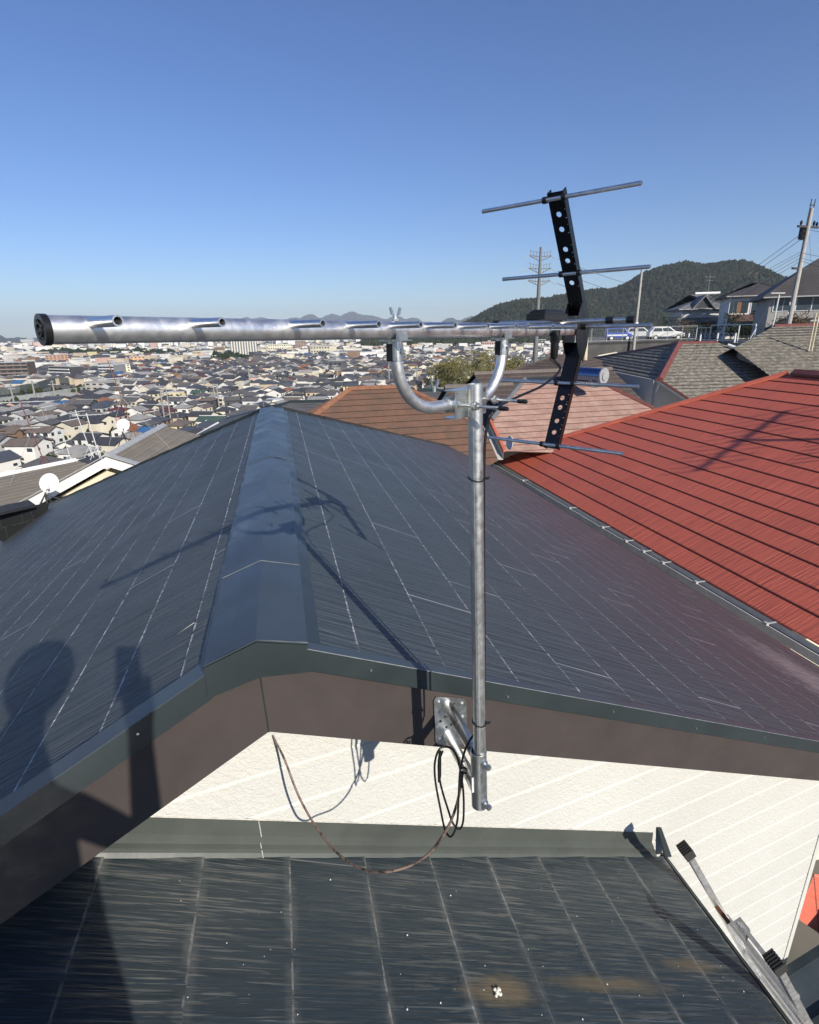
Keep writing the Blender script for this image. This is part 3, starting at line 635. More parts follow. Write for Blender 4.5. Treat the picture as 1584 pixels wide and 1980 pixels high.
# brown roof behind the ridge
bh=thing('house',V((3,14,-8.5)),'house with rust brown hipped slate roof just beyond the blue ridge','house')
A=vz(675,753,-1.45); B=vz(797,756,-1.45); B=A+uh*((B-A).dot(uh)); run=3.4; s_=.5
def hipfaces(A,B,run,s_,mat,parent,exp,h0=True,h1=True,capm=None,over=.4,wall=CREAM,wh=3.5,seg=8,gut=None,inset=.45):
    a=(B-A).normalized(); n=a.cross(Z).normalized(); dz=Z*(run*s_); e0=a*(run if h0 else over); e1_=a*(run if h1 else over)
    f0,f1=A-e0+n*run-dz,B+e1_+n*run-dz; g0,g1=A-e0-n*run-dz,B+e1_-n*run-dz
    if not h0: A2=A-a*over
    else: A2=A
    B2=B if h1 else B+a*over
    slope('roof_slope',mat,[A2,B2,f1,f0],parent,a,exp,.012,A); slope('roof_slope',mat,[B2,A2,g0,g1],parent,a,exp,.012,A)
    if h0: slope('roof_slope',mat,[A,f0,g0],parent,n,exp,.012,A); capline(A+Z*.02,f0+Z*.02,.08,.05,capm,'hip_cap',parent,seg); capline(A+Z*.02,g0+Z*.02,.08,.05,capm,'hip_cap',parent,seg)
    if h1: slope('roof_slope',mat,[B,g1,f1],parent,n,exp,.012,B); capline(B+Z*.02,f1+Z*.02,.08,.05,capm,'hip_cap',parent,seg); capline(B+Z*.02,g1+Z*.02,.08,.05,capm,'hip_cap',parent,seg)
    capline(A2+Z*.03,B2+Z*.03,.09,.06,capm,'ridge_cap',parent,seg)
    m=MB(); i_=inset; ia=a*(inset if h0 else over+.3 if over<0 else 0)
    gi=.1; w0=f0-n*i_+a*(i_ if h0 else gi); w1=f1-n*i_-a*(i_ if h1 else gi); w2_=g1+n*i_-a*(i_ if h1 else gi); w3=g0+n*i_+a*(i_ if h0 else gi)
    m.prism([w+Z*.12 for w in (w0,w1,w2_,w3)],-Z*(wh+.12))
    if not h0: m.prism([w0+Z*.1,w3+Z*.1,A2+a*gi-Z*.1],a*.1)
    if not h1: m.prism([w1+Z*.1,w2_+Z*.1,B2-a*gi-Z*.1],-a*.1)
    m.build('wall',wall,parent)
    m=MB()
    for p,q in ((f0,f1),(g0,g1),(f0,g0),(f1,g1)): 
        if (p,q)==(f0,g0) and not h0: continue
        if (p,q)==(f1,g1) and not h1: continue
        m.prism([p-Z*.01,q-Z*.01,q-Z*.16,p-Z*.16],((p+q)/2-(A+B)/2).cross(Z).cross(Z).normalized()*.02)
    m.split('eave_board',gut or WHITE,parent)
    return f0,f1,g0,g1
BRC=mk('brown_cap',(.26,.12,.065),.8,var=.3)
nb=(-rd-Z*.42).cross(uh).normalized(); nb=nb if nb.z>0 else -nb
L1=onp(613,799,A,nb); L2=onp(556,842,A,nb); q1_=onp(846,778,A,nb); q2_=onp(932,826,A,nb); q3_=onp(964,890,A,nb); q4_=onp(900,930,A,nb)
slope('roof_slope',M_BRN,[A,B,q1_,q2_,q3_,q4_,L2],bh,uh,.30,.012,A)
m=MB(); lf=onp(584,791,A,nb)+V((0,0,-.12)); m.poly([A,lf,lf+(L2-A)*.9-uh*.5,L2]); m.build('roof_slope',M_BRN,bh)
capline(L2+Z*.02,A+Z*.02,.09,.05,BRC,'hip_cap',bh,12); capline(A+Z*.03,B+Z*.03,.09,.05,BRC,'ridge_cap',bh,6); capline(B+Z*.02,q1_+Z*.02,.07,.05,BRC,'hip_cap',bh,3); capline(q1_+Z*.02,q2_+Z*.02,.07,.05,BRC,'hip_cap',bh,3)
m=MB(); m.prism([L2-Z*.3,q4_-Z*.3,q4_-Z*5,L2-Z*5],rd*.2); m.poly([A,B,B+rd*4-Z*2,A+rd*4-Z*2]); m.split('wall',CREAM,bh)
# grey roof left of the brown one
gh=thing('house',V((-3,24,-10)),'house with plain dark grey slate roof peeping between blue ridge and brown roof','house')
A=vt(560,778,23); B=vt(640,769,23); B.z=A.z; hipfaces(A,B,4,.3,M_GRY,gh,.4,capm=TRIM)
gh2=thing('house',V((2,24,-10)),'house with dark grey green roof behind the curved antenna support pipe','house')
A=vt(812,756,24); B=vt(850,753,24); B.z=A.z; hipfaces(A,B,4,.3,M_GRY,gh2,.4,capm=TRIM)
# pink roof
ph_=thing('house',V((6,14,-8.5)),'house with faded pink brown slate roof below the black reflector','house')
a=vz(1015,735,-1.45); b=vz(1112,726,-1.45); b=a+uh*((b-a).dot(uh)); npk=None
dn=(-rd-Z*.5); nn=dn.cross(uh).normalized(); nn=nn if nn.z>0 else -nn
cR=onp(1264,790,a,nn); cL=onp(950,814,a,nn); cL2=onp(978,873,a,nn); cB=onp(1250,880,a,nn)
slope('roof_slope',M_PNK,[a,b,cR,cB,cL2,cL],ph_,uh,.26,.01,a)
capline(b+Z*.02,cR+Z*.02,.07,.05,DREDT,'hip_cap',ph_,8); capline(a+Z*.02,b+Z*.02,.08,.05,TRIM,'ridge_cap',ph_,1)
m=MB(); m.tube([a+Z*.03,cL+Z*.03],.075,8); m.build('hip_cap',mk('grey_cap',(.15,.15,.155),.6),ph_)
m=MB(); m.prism([cL,cL2,cL2-uh*.06-Z*.02,cL-uh*.06-Z*.02],Z*.06); m.build('edge_trim',REDT,ph_)
gutter(cL-uh*.06-Z*.05,cL2-uh*.06-Z*.05,ph_,-uh,.2,GUT,False)
m=MB(); m.prism([a-Z*.02,cL-Z*.06,cL-Z*4,a+rd*2-Z*4],uh*.05); m.prism([cL-Z*.2+uh*.3,cB-Z*.2,cB-Z*5,cL-Z*5+uh*.3],rd*.1); m.poly([a,b,b+rd*5-Z*3,a+rd*5-Z*3]); m.split('wall',CREAM,ph_)
m=MB(); m.poly([b,cR,cR+rd*6-Z*2,b+rd*5-Z*3]); m.build('roof_slope',M_DRK,ph_)
# two small brown gables behind it
def gable(pk_,bk_,half,s,mat,capm,label,wall=CREAM,exp=.3,wh=4,over=.25):
    t=thing('house',V((pk_.x,pk_.y,pk_.z-5)),label,'house'); hipfaces(pk_,bk_,half,s,mat,t,exp,False,False,capm,over,wall,wh,1,STEEL)
    return t

M_GB=slate_mat('slate_dull_brown',(.085,.062,.05),(.06,.045,.038),(.25,.2,.17),.3,joint=.5,streak=.2,rough=.8,linew=.08)
p1_=vt(929,723,20); q1=p1_+uh*5; gable(p1_,q1,3,.45,M_GB,mk('pale_cap',(.16,.13,.11),.6),'dull brown gabled roof with pale verge behind the mast top')
p2_=vt(873,749,19); q2=p2_+uh*2; gable(p2_,q2,2.2,.55,M_GB,mk('pale_cap',(.16,.13,.11),.6),'small dull brown gabled roof just left of the mast top')
p3_=vt(1052,704,26); q3=vt(1088,690,34); q3.z=p3_.z
t3=thing('house',V((8,28,-9)),'old brown tiled roof seen through the black reflector arms','house'); hipfaces(vt(1064,692,30),vt(1110,684,33),5,.4,M_GB,t3,.35,capm=M_GB,seg=2)
# solar water tank
tk=thing('solar_water_heater',vt(1140,726,16.5),'shiny blue steel drum of a solar water heater beside the pink roof','water heater')
a=vt(1098,722,16.9); b=vt(1168,727,15.9); m=MB(); m.tube([a,b],.21,28); m.build('tank',metal_mat('blue_steel',(.16,.24,.42),.22,.1),tk,smooth=True)
d=(b-a).normalized(); m=MB(); m.tube([b-d*.02,b+d*.02],.225,28); m.tube([b+d*.02,b+d*.05],.13,20); m.build('end_cover',mk('grey_cover',(.33,.33,.34),.45),tk)
m=MB()
for k in (.2,.8): m.box(a+(b-a)*k-Z*.25,d*.05,d.cross(Z)*.4,Z*.18)
m.split('cradle',GALV,tk)
# mossy house with red hips
mh=thing('house',V((17,25,-7)),'grey walled house with mossy grey slate roof and dark red hip caps','house')
def plN(da,sl):
    dn=az(da)-Z*sl; q=dn.cross(dn.cross(Z)).normalized(); return q if q.z>0 else -q
a=vt(1313,664,27); nf=plN(182,.45); c1_=onp(1275,734,a,nf); c2_=atZ(1108,700,c1_.z); c3_=onp(1332,771,a,nf)
bl_=vt(1127,683,33)
slope('roof_slope',M_MOS,[a,c1_,c2_],mh,(c2_-c1_),.22,.03,a)
b=onp(1387,662,a,nf); c4_=onp(1560,722,a,nf); c5_=onp(1440,790,a,nf)
slope('roof_slope',M_MOS,[a,b,c4_,c5_,c3_,c1_],mh,b-a,.26,.012,a)
capline(c1_+Z*.04,a+Z*.04,.16,.1,DREDT,'hip_cap',mh,1); capline(a+Z*.02,b+Z*.02,.1,.06,DREDT,'ridge_cap',mh,1); capline(a+Z*.03,c2_+Z*.03,.07,.05,DREDT,'hip_cap',mh,1); capline(c1_+Z*.0,c3_,.06,.05,DREDT,'verge_cap',mh,1)
m=MB(); m.tube([vt(1408,667,26.4),vt(1455,684,25.6)],.07,8); m.build('valley_strip',WHITE,mh)
n1=(c2_-c1_).cross(Z).normalized(); n1=n1 if n1.dot(FW)<0 else -n1
gutter(c2_-Z*.02,c1_-Z*.02,mh,n1,.13,GUT,False); n2=(c3_-c1_).cross(Z).normalized(); n2=n2 if n2.x<0 else -n2
gutter(c1_-Z*.02,c3_-Z*.02,mh,n2,.13,GUT,False)
m=MB(); i1=c1_-n1*.35-n2*.3-Z*.02; i2=c2_-n1*.35; i3=c3_-n2*.35
m.prism([i2,i1,i1-Z*5,i2-Z*5],-n1*.1); m.prism([i1,i3,i3-Z*5,i1-Z*5],-n2*.1); m.split('wall',GREYW,mh)
m=MB(); m.tube([c1_+n1*.1+n2*.1-Z*.03,c1_+n1*.1+n2*.1-Z*.2,c1_-n1*.3-n2*.3-Z*.6,c1_-n1*.3-n2*.3-Z*3],.035,8); m.build('downpipe',WHITE,mh)
# large mossy roof at the right edge
mg=thing('house',V((24,27,-6)),'large weathered grey slate roof at the right edge, in front of the leaning pole','house')
a=vt(1497,631,27); nf=plN(185,.42); b=onp(1650,627,a,nf); c=onp(1418,674,a,nf); e=onp(1490,728,a,nf); e2=onp(1700,752,a,nf)
slope('roof_slope',M_MOS,[a,b,e2,e,c],mg,b-a,.27,.03,a); capline(a+Z*.03,b+Z*.03,.1,.07,DREDT,'ridge_cap',mg,1)
m=MB(); m.poly([a,b,b+az(10)*6-Z*3,a+az(10)*6-Z*3]); m.poly([a,c,c+az(0)*6-Z*2,a+az(10)*6-Z*3]); m.build('roof_slope',M_DRK,mg)
m=MB(); m.prism([c-Z*.1+V((.5,.3,0)),e2-Z*.2,e2-Z*6,c-Z*5+V((.5,.3,0))],V((0,.2,0))); m.build('wall',GREYW,mg)
# LEFTN
# ------------------------------------------------------------------ left neighbours
lh=thing('house',V((-8,13,-9)),'cream gabled house with white verge boards and tan slate roof, left of the blue roof','house')
pk_=vt(205.5,884,13.0); Lf=vt(0,996,10.6); Rt=vt(262,901,12.9); rf=vt(316,823,17.5); rf.z=pk_.z; rf=atZ(316,823,pk_.z)
ax=(rf-pk_).normalized(); hn=(Lf-pk_); 
r1=onp(352,833,pk_,(rf-pk_).cross(Rt-pk_).normalized()); r2=onp(420,850,pk_,(rf-pk_).cross(Rt-pk_).normalized()); Rt2=pk_+(Rt-pk_)*2.2
slope('roof_slope',M_TAN,[pk_,rf,r2,Rt2],lh,ax,.26,.01,pk_)
Lf2=pk_+(Lf-pk_)*1.6; m=MB(); m.poly([pk_,Lf2,Lf2+ax*5,rf]); m.build('roof_slope',M_TAN,lh)
m=MB(); vn=ax*-1.
for p,q in ((pk_,Lf2),(Rt2,pk_)):
    m.prism([p,q,q-Z*.22,p-Z*.22],vn*.05)
m.split('verge_board',WHITE,lh)
m=MB(); 
for p,q in ((pk_,Lf2),(Rt2,pk_)): m.prism([p+Z*.04+vn*.04,q+Z*.04+vn*.04,q+Z*.04-vn*.2,p+Z*.04-vn*.2],Z*.02)
m.split('verge_cap',GUT,lh)
capline(pk_+Z*.03,rf+Z*.03,.12,.06,GUT,'ridge_cap',lh,3)
m=MB(); ins=-vn*.45; m.prism([pk_-Z*.3+ins,Lf2-Z*.3+ins,Lf2-Z*5+ins,Rt2-Z*5+ins,Rt2-Z*.3+ins],-vn*.1); m.build('wall',CREAM,lh)
m=MB(); c=pk_-Z*.95+ins+vn*.03+ (Rt-pk_)*.08; m.box(c,(Rt-pk_).normalized()*.3,vn*.05,Z*.5); m.build('gable_vent',WHITE,lh)
lh2=thing('house',V((-14,14,-9)),'house with weathered tan slate roof and white ridge at the left edge','house')
a=vt(-60,933,13); b=vt(150,906,15.2); b.z=a.z+.02; n_=None
c=vt(0,1010,10.4); nn=(b-a).cross(c-a).normalized(); nn=nn if nn.z>0 else -nn
slope('roof_slope',M_TAN,[a,b,onp(230,915,a,nn),onp(30,1010,a,nn),onp(-90,1010,a,nn)],lh2,b-a,.26,.012,a); capline(a+Z*.03,b+Z*.03,.1,.05,WHITE,'ridge_cap',lh2,1)
m=MB(); m.poly([a,b,b+rd*4-Z*2,a+rd*4-Z*2]); m.build('roof_slope',M_TAN,lh2)
lh3=thing('house',V((-9,8,-9)),'house with black tiled roof beside the left eave of the blue roof','house')
a=vt(58,978,8.8); b=vt(-40,1000,7.6); nn=None
slope('roof_slope',slate_mat('tile_black',(.022,.023,.022),(.03,.03,.03),(.2,.2,.2),.25,joint=.25,streak=.1,rough=.6),[a,vt(95,972,9.3),onp(60,1120,CLf-Z*.5,Z),onp(-120,1150,CLf-Z*.9,Z),b],lh3,b-a,.25,.012,a)
capline(b+Z*.03,a+Z*.03,.09,.07,M_DRK,'ridge_cap',lh3,6)
lh4=thing('house',V((-8,22,-10)),'house with grey tiled roof and white ridge line beyond the tan roof','house')
a=vt(366,852,21); b=vt(418,808,25); b.z=a.z; hipfaces(a,b,3.4,.45,M_TAN,lh4,.3,False,False,WHITE,.2,CREAM,4,1)
# ------------------------------------------------------------------ dishes and roof antennas
def dish(c,rad,face,label,legs,foot):
    t=thing('satellite_dish',foot,label,'satellite dish'); face=face.normalized(); x=face.orthogonal().normalized(); x=(Z.cross(face)).normalized(); y=face.cross(x)
    m=MB(); rings=[]; 
    for i in range(7):
        r_=rad*i/6; dd=-.22*rad*(1-(r_/rad)**2)
        rings.append([c+face*dd+(x*math.cos(2*math.pi*j/28)+y*1.06*math.sin(2*math.pi*j/28))*r_ for j in range(28)])
    for a,b in zip(rings,rings[1:]):
        for j in range(28): k=(j+1)%28; m.poly([a[j],a[k],b[k],b[j]])
    o=m.build('reflector',DISH,t,smooth=True); bq=bmesh.new(); bq.from_mesh(o.data); bmesh.ops.remove_doubles(bq,verts=bq.verts,dist=.0005); bmesh.ops.recalc_face_normals(bq,faces=bq.faces); bq.to_mesh(o.data); bq.free(); md=o.modifiers.new('s','SOLIDIFY'); md.thickness=.012
    if label.endswith('red roofs'): return t
    m=MB(); f=c+face*rad*.9-y*rad*.7+x*rad*.35; m.tube([c-y*rad*.95,f],.012,6); m.build('feed_arm',STEEL,t)
    m=MB(); m.tube([f,f+(c-f).normalized()*.05],.02,10); m.build('feed_horn',WHITE,t)
    m=MB(); b0_=c-face*rad*.3
    hub=V((foot.x,foot.y,foot.z+ (b0_.z-foot.z)*.55)); m.tube([foot,hub,b0_],.018,8)
    m.build('mount',M_DRK,t)
    for l in legs: m=MB(); m.tube([hub,l],.011,6); m.build('leg',M_DRK,t)
c=vt(95,934,10.6); f=vt(92,976,10.5); dish(c,.19,-FW+V((.1,0,.1)),'white satellite dish on dark tripod legs in front of the white gable',[vt(78,978,10.6),vt(104,976,10.3),vt(116,965,10.6),vt(72,985,10.4)],f)
c=vt(238,822,14.8); f=vt(240,850,14.8); dish(c,.17,-FW+V((.15,0,.1)),'smaller white satellite dish on pale struts, at the tan roof ridge',[vt(228,868,14.6),vt(246,858,15),vt(258,866,14.8)],f)
c=vt(986,856,11.6); f=vt(988,880,11.7); dish(c,.14,V((-1,-.35,.1)),'white satellite dish edge on, between pink and red roofs',[vt(980,878,11.6)],f)
def aerial(base,h,lab,rust=False,els=((.95,.9,6),(.78,.6,8)),lean=V((0,0,0)),yaw=40,guys=(),th=.72):
    t=thing('roof_antenna',base,lab,'antenna'); top_=base+Z*h+lean; mm=RUST if rust==1 else (DREDT if rust==2 else STEEL)
    m=MB(); m.tube([base,top_],.018*th,8); m.build('pole',mm,t)
    for f,L_,n in els:
        c=base+(top_-base)*f; a=az(yaw); b=az(yaw+90); m=MB(); m.tube([c-a*L_*.5,c+a*L_*.5],.012*th,6)
        for i in range(n):
            q=c-a*L_*.5+a*(L_*i/(n-1)); l=(.32 if L_>.8 else .16)*(1+.5*i/n); m.tube([q-b*l,q+b*l],.005*th,5)
        m.build('element_array',STEEL,t)
    for g in guys: m=MB(); m.tube([base+(top_-base)*.55,g],.004,5); m.build('guy_wire',GUT,t)
    for k in range(3): m=MB(); m.tube([base+Z*.35,base+az(k*120+20)*.25-Z*.05],.009,6); m.build('leg',mm,t)
aerial(vt(265,850,15.5),2.2,'rusty roof antenna mast rising from the tan roof ridge, tallest at left',True,lean=V((-.42,0,0)),guys=(vt(305,835,16.8),vt(205,884,13.4),vt(330,868,14.5)))
aerial(vt(90,905,15),1.9,'dark roof antenna pole standing on the tan roof at the left edge',2,((.97,1.7,4),(.6,.5,6)),V((-.3,0,0)),80,(vt(0,985,12),vt(150,893,15)))
aerial(vt(193,885,14.5),1.2,'thin white roof antenna pole just right of the white gable peak',False,((.96,.7,7),),V((-.12,0,0)),70)
aerial(vt(178,880,18),1.5,'pale thin antenna pole behind the white gable peak',False,((.96,.7,5),),V((-.25,0,0)),20)
aerial(vt(142,905,18),1.3,'second pale thin antenna pole left of the white gable peak',False,((.96,.5,5),),V((-.12,0,0)),110)

aerial(V((9.35,5.65,-1.1)),2.05,'roof antenna on the red roof ridge just outside the right edge of view',False,((.97,2.4,11),(.62,1.3,9)),V((0,0,0)),23,(),2.2)
# ================================================================== TERRAIN
GZ=-36.
def sm(a,b,x): x=max(0,min(1,(x-a)/(b-a))); return x*x*(3-2*x)
def ground_h(x,y):
    D=math.hypot(x,y); a=math.degrees(math.atan2(x,y))
    h=-9-27*sm(14,130,D)
    if D<2000:
        up_=sm(13,19,a)*(1-sm(75,110,a))           # the terraced hillside to the right
        h=h*(1-up_)+up_*(-8.5+3.6*sm(20,50,D)*1+3.0*sm(84,86,D)*1-30*sm(135,260,D))
    if a<-100 or a>110: h=-9
    return h
def grid_mesh(name,fn,rs,angs,mat,smooth=True):
    m=MB(); v=[]; 
    for r_ in rs:
        for a in angs: x,y=r_*math.sin(R(a)),r_*math.cos(R(a)); v.append((x,y,fn(x,y)))
    na=len(angs); f=[]
    for i in range(len(rs)-1):
        for j in range(na-1): f.append((i*na+j,(i+1)*na+j,(i+1)*na+j+1,i*na+j+1))
    me=bpy.data.meshes.new(name); me.from_pydata(v,[],f); me.materials.append(mat); me.update()
    bm=bmesh.new(); bm.from_mesh(me); bmesh.ops.recalc_face_normals(bm,faces=bm.faces); bm.to_mesh(me); bm.free()
    if me.polygons[len(me.polygons)//2].normal.z<0: me.flip_normals()
    me.polygons.foreach_set('use_smooth',[smooth]*len(me.polygons)); o=bpy.data.objects.new(name,me); C.objects.link(o); WM[o.name]=Matrix(); return o
def townmat():
    t=NT('town_ground'); v=t.n('ShaderNodeTexVoronoi'); v.inputs['Scale'].default_value=.06; t.l(t.coord(),v.inputs['Vector'])
    c=t.mix(t.ramp(t.noise(.02,4),.35,.65),(.11,.105,.10),(.16,.15,.13)); c=t.mix(t.ramp(t.noise(.05,5),.55,.6),c,(.06,.075,.035))
    return t.fin(c,.9)
TG=townmat()
rs=[3,6,10,14,20,28,36,44,52,60,68,76,83,84,85,86,88,95,105,120,140,170,220,300,450,700,1100,1800,3000,5000,9000,16000,30000]
g=grid_mesh('ground',ground_h,rs,[i*2.5 for i in range(-72,73)],TG); tag(g,kind='structure')
# ------------------------------------------------------------------ wooded hill
def skyline(tab,px):
    for (x0,y0),(x1,y1) in zip(tab,tab[1:]):
        if x0<=px<=x1: return y0+(y1-y0)*(px-x0)/(x1-x0)
    return None
def pxaz(px): d=ray(px,630); return math.degrees(math.atan2(d.x,d.y))
def elev(px,py): d=ray(px,py); return d.z/math.hypot(d.x,d.y)
HT=[(700,668),(740,650),(800,648),(870,640),(915,622),(935,609),(960,596),(1000,587),(1030,584),(1060,582),(1100,573),(1140,566),(1180,565),(1205,554),(1230,537),(1260,524),(1290,518),(1310,514),(1340,519),(1360,518),(1390,513),(1420,513),(1440,519),(1470,532),(1500,545),(1560,565),(1650,590),(1900,640),(2100,668)]
HA=[(pxaz(px),elev(px,py)) for px,py in HT]
def hill_elev(a):
    if a<=HA[0][0] or a>=HA[-1][0]: return -.04
    for (a0,e0_),(a1,e1_2) in zip(HA,HA[1:]):
        if a0<=a<=a1: return e0_+(e1_2-e0_)*(a-a0)/(a1-a0)
HD=1900.
def hill_h(x,y):
    D=math.hypot(x,y); a=math.degrees(math.atan2(x,y)); e=hill_elev(a); pk=e*HD
    if e<-.035: return GZ-4
    if D<=HD: k=sm(1480,HD,D)
    else: k=1-.7*sm(HD,3400,D)
    n_=math.sin(x*.011+1)*math.cos(y*.009)*15+math.sin(x*.022+y*.014)*8
    base=GZ-1
    return base+(pk-base)*k+n_*math.sin(k*math.pi)*1.0
def forestmat(name,c1,c2,c3,sc_):
    t=NT(name); g_=t.n('ShaderNodeNewGeometry'); r_=g_.outputs['Random Per Island']
    c=t.mix(t.ramp(r_,.1,.9),c1,c2); c=t.mix(t.ramp(t.noise(.012,4,.7),.60,.68),c,c3); c=t.mix(t.ramp(t.noise(sc_,3),.35,.65),c,tuple(q*.55 for q in c1)); return t.fin(c,.9,spec=.1)
FO=forestmat('hill_forest',(.014,.022,.009),(.038,.046,.018),(.09,.07,.04),.12)
hl=grid_mesh('hill',hill_h,[1450,1480,1540,1600,1660,1720,1780,1830,1870,1900,1940,2000,2150,2500,3000,3400],[HA[0][0]-1+i*.5 for i in range(int((HA[-1][0]-HA[0][0]+2)/.5))],mk('hill_soil',(.03,.035,.02),.9)); tag(hl,kind='structure')
def icos(sub):
    bm=bmesh.new(); bmesh.ops.create_icosphere(bm,subdivisions=sub,radius=1); v=[p.co.copy() for p in bm.verts]; f=[[q.index for q in p.verts] for p in bm.faces]; bm.free(); return v,f
IV,IF=icos(2); JV,JF=icos(1)
def blobs(name,items,mat,hi=False,jit=.28):
    vs,fs=(IV,IF) if hi else (JV,JF); v=[]; f=[]
    for (x,y,z,rx,rz) in items:
        k=len(v); a=random.random()*6.28; ca,sa=math.cos(a),math.sin(a)
        for p in vs:
            q=1+random.uniform(-jit,jit); px_,py_=p.x*ca-p.y*sa,p.x*sa+p.y*ca; zz=p.z*rz*q
            v.append((x+px_*rx*q*(1-.35*max(0,p.z)),y+py_*rx*q*(1-.35*max(0,p.z)),z+zz))
        f+=[[i+k for i in q] for q in fs]
    me=bpy.data.meshes.new(name); me.from_pydata(v,[],f); me.materials.append(mat); me.update()
    o=bpy.data.objects.new(name,me); C.objects.link(o); WM[o.name]=Matrix(); return o
it=[]
for _ in range(19000):
    a=random.uniform(HA[0][0],min(HA[-1][0],50)); D=random.uniform(1480,1960) if random.random()<.75 else random.uniform(1850,1930)
    if hill_elev(a)<-.03: continue
    x,y=D*math.sin(R(a)),D*math.cos(R(a)); s=random.uniform(4.0,9.0); it.append((x,y,hill_h(x,y)+s*.3,s,s*random.uniform(.9,1.4)))
tag(blobs('forest',it,FO),kind='stuff')
it=[]
for _ in range(1500):
    a=random.uniform(pxaz(700),pxaz(1130)); D=random.uniform(1380,1540); x,y=D*math.sin(R(a)),D*math.cos(R(a)); s=random.uniform(6,11); it.append((x,y,GZ+s*.8,s,s*random.uniform(1,1.5)))
for _ in range(700):
    px_=random.uniform(650,860); a=pxaz(px_); D=random.uniform(1700,1900); x,y=D*math.sin(R(a)),D*math.cos(R(a)); s=random.uniform(4,8); it.append((x,y,GZ+s*.6,s,s))
tag(blobs('forest',it,forestmat('foot_forest',(.022,.034,.014),(.05,.052,.022),(.09,.06,.03),.3)),kind='stuff')
# far groves in the town
GR=[(85,335,672,690,900),(140,200,690,700,700),(118,160,683,690,1000),(345,392,688,703,480),(410,480,678,703,560),(0,45,676,686,900),(560,640,684,698,600),(495,600,650,662,1500),(520,570,725,748,270)]
it=[]
for x0,x1,y0_,y1_,D0 in GR:
    for _ in range(150):
        px_=random.uniform(x0,x1); d=ray(px_,y1_-1); k=(GZ/d.z) if d.z<-.001 else 1500; k*=random.uniform(.96,1.1); p=d*k; hh=abs((y1_-y0_)/1050*k)*random.uniform(.22,.5); w_=(x1-x0)/1050*k/14*random.uniform(.5,1.1)
        it.append((p.x,p.y,GZ+hh*.6,min(w_,hh*1.3+2),hh))
tag(blobs('grove',it,forestmat('grove_leaves',(.020,.032,.016),(.04,.055,.022),(.07,.07,.03),.3)),kind='stuff')
# ------------------------------------------------------------------ mountains
MTs=[([(-80,640),(0,643),(20,647),(45,654),(60,660)],7000),([(-60,652),(40,656),(65,655),(90,656),(150,660),(220,664)],9000),
 ([(400,648),(440,632),(478,612),(500,612),(540,616),(575,611),(600,608),(620,607),(655,603),(705,603),(740,610),(775,612),(805,614),(835,619),(855,628),(880,645)],12000),
 ([(800,640),(840,624),(870,616),(900,610),(935,603),(980,600),(1040,606),(1100,620),(1150,640)],10000),([(60,664),(140,655),(300,650),(420,645),(480,640),(560,640),(640,655)],13000)]
MM=forestmat('mountain_forest',(.03,.04,.028),(.045,.05,.035),(.06,.055,.045),.002)
for i,(tab,D) in enumerate(MTs):
    T=[(pxaz(x),elev(x,y)*D) for x,y in tab]
    def mh_(x,y,T=T,D=D,i=i):
        d=math.hypot(x,y); a=math.degrees(math.atan2(x,y))
        if a<=T[0][0] or a>=T[-1][0]: return GZ-60
        for (a0,h0),(a1,h1) in zip(T,T[1:]):
            if a0<=a<=a1: h=h0+(h1-h0)*(a-a0)/(a1-a0); break
        h+=22*math.sin(a*1.3+i)+10*math.sin(a*3.7+d*.003)+4*math.sin(a*11)
        return GZ-60+(h-GZ+60)*max(0,1-abs(d-D)/(D*.22))*(1+.06*math.sin(a*3+d*.002))
    a0,a1=T[0][0],T[-1][0]; n_=int((a1-a0)/.12)+2
    o=grid_mesh('mountain',mh_,[D*(.78+.04*k) for k in range(12)],[a0-.1+(a1-a0+.2)*k/n_ for k in range(n_+1)],MM); tag(o,kind='structure')
# ================================================================== TOWN
WALLS=[('white',(.74,.72,.67)),('cream',(.68,.62,.49)),('pale grey',(.50,.50,.48)),('beige',(.56,.46,.33)),('brown',(.24,.15,.10)),('pale yellow',(.70,.60,.32)),('pink',(.60,.40,.33)),('charcoal',(.07,.075,.085))]
WW=[11,7,4,2.5,1,.6,.7,.8]
ROOFS=[('charcoal',(.065,.066,.070)),('dark grey',(.135,.13,.125)),('slate blue',(.08,.09,.11)),('brown',(.19,.15,.12)),('light grey',(.36,.345,.32)),('maroon',(.13,.045,.045)),('terracotta',(.32,.14,.07)),('green',(.07,.12,.09)),('bright blue',(.05,.16,.34))]
RW=[8,8,3.5,3.5,4,.8,.7,.4,.25]
WM_=[mk('town_wall_'+n.replace(' ','_'),c,.85,var=.12,scale=.3,bump=0) for n,c in WALLS]
def tile(n,c):
    t=NT('town_roof_'+n.replace(' ','_')); col=t.mix(t.ramp(t.noise(.5,4),.3,.7),c,tuple(q*.7 for q in c)); w_=t.n('ShaderNodeTexWave'); w_.inputs['Scale'].default_value=1.1; w_.bands_direction='Z'; w_.inputs['Distortion'].default_value=1; t.l(t.coord(),w_.inputs['Vector'])
    col=t.mix(t.math('MULTIPLY',w_.outputs['Fac'],.3),col,tuple(q*.5 for q in c)); return t.fin(col,.65)
RM_=[tile(n,c) for n,c in ROOFS]; WIN=mk('town_window',(.035,.045,.055),.25,var=.3,scale=.5,bump=0); FRAM=mk('town_frame',(.6,.6,.58),.6,bump=0)
def hx(cx,cy,z,a,u,v,h): return V((cx,cy,z+h))+a[0]*u+a[1]*v
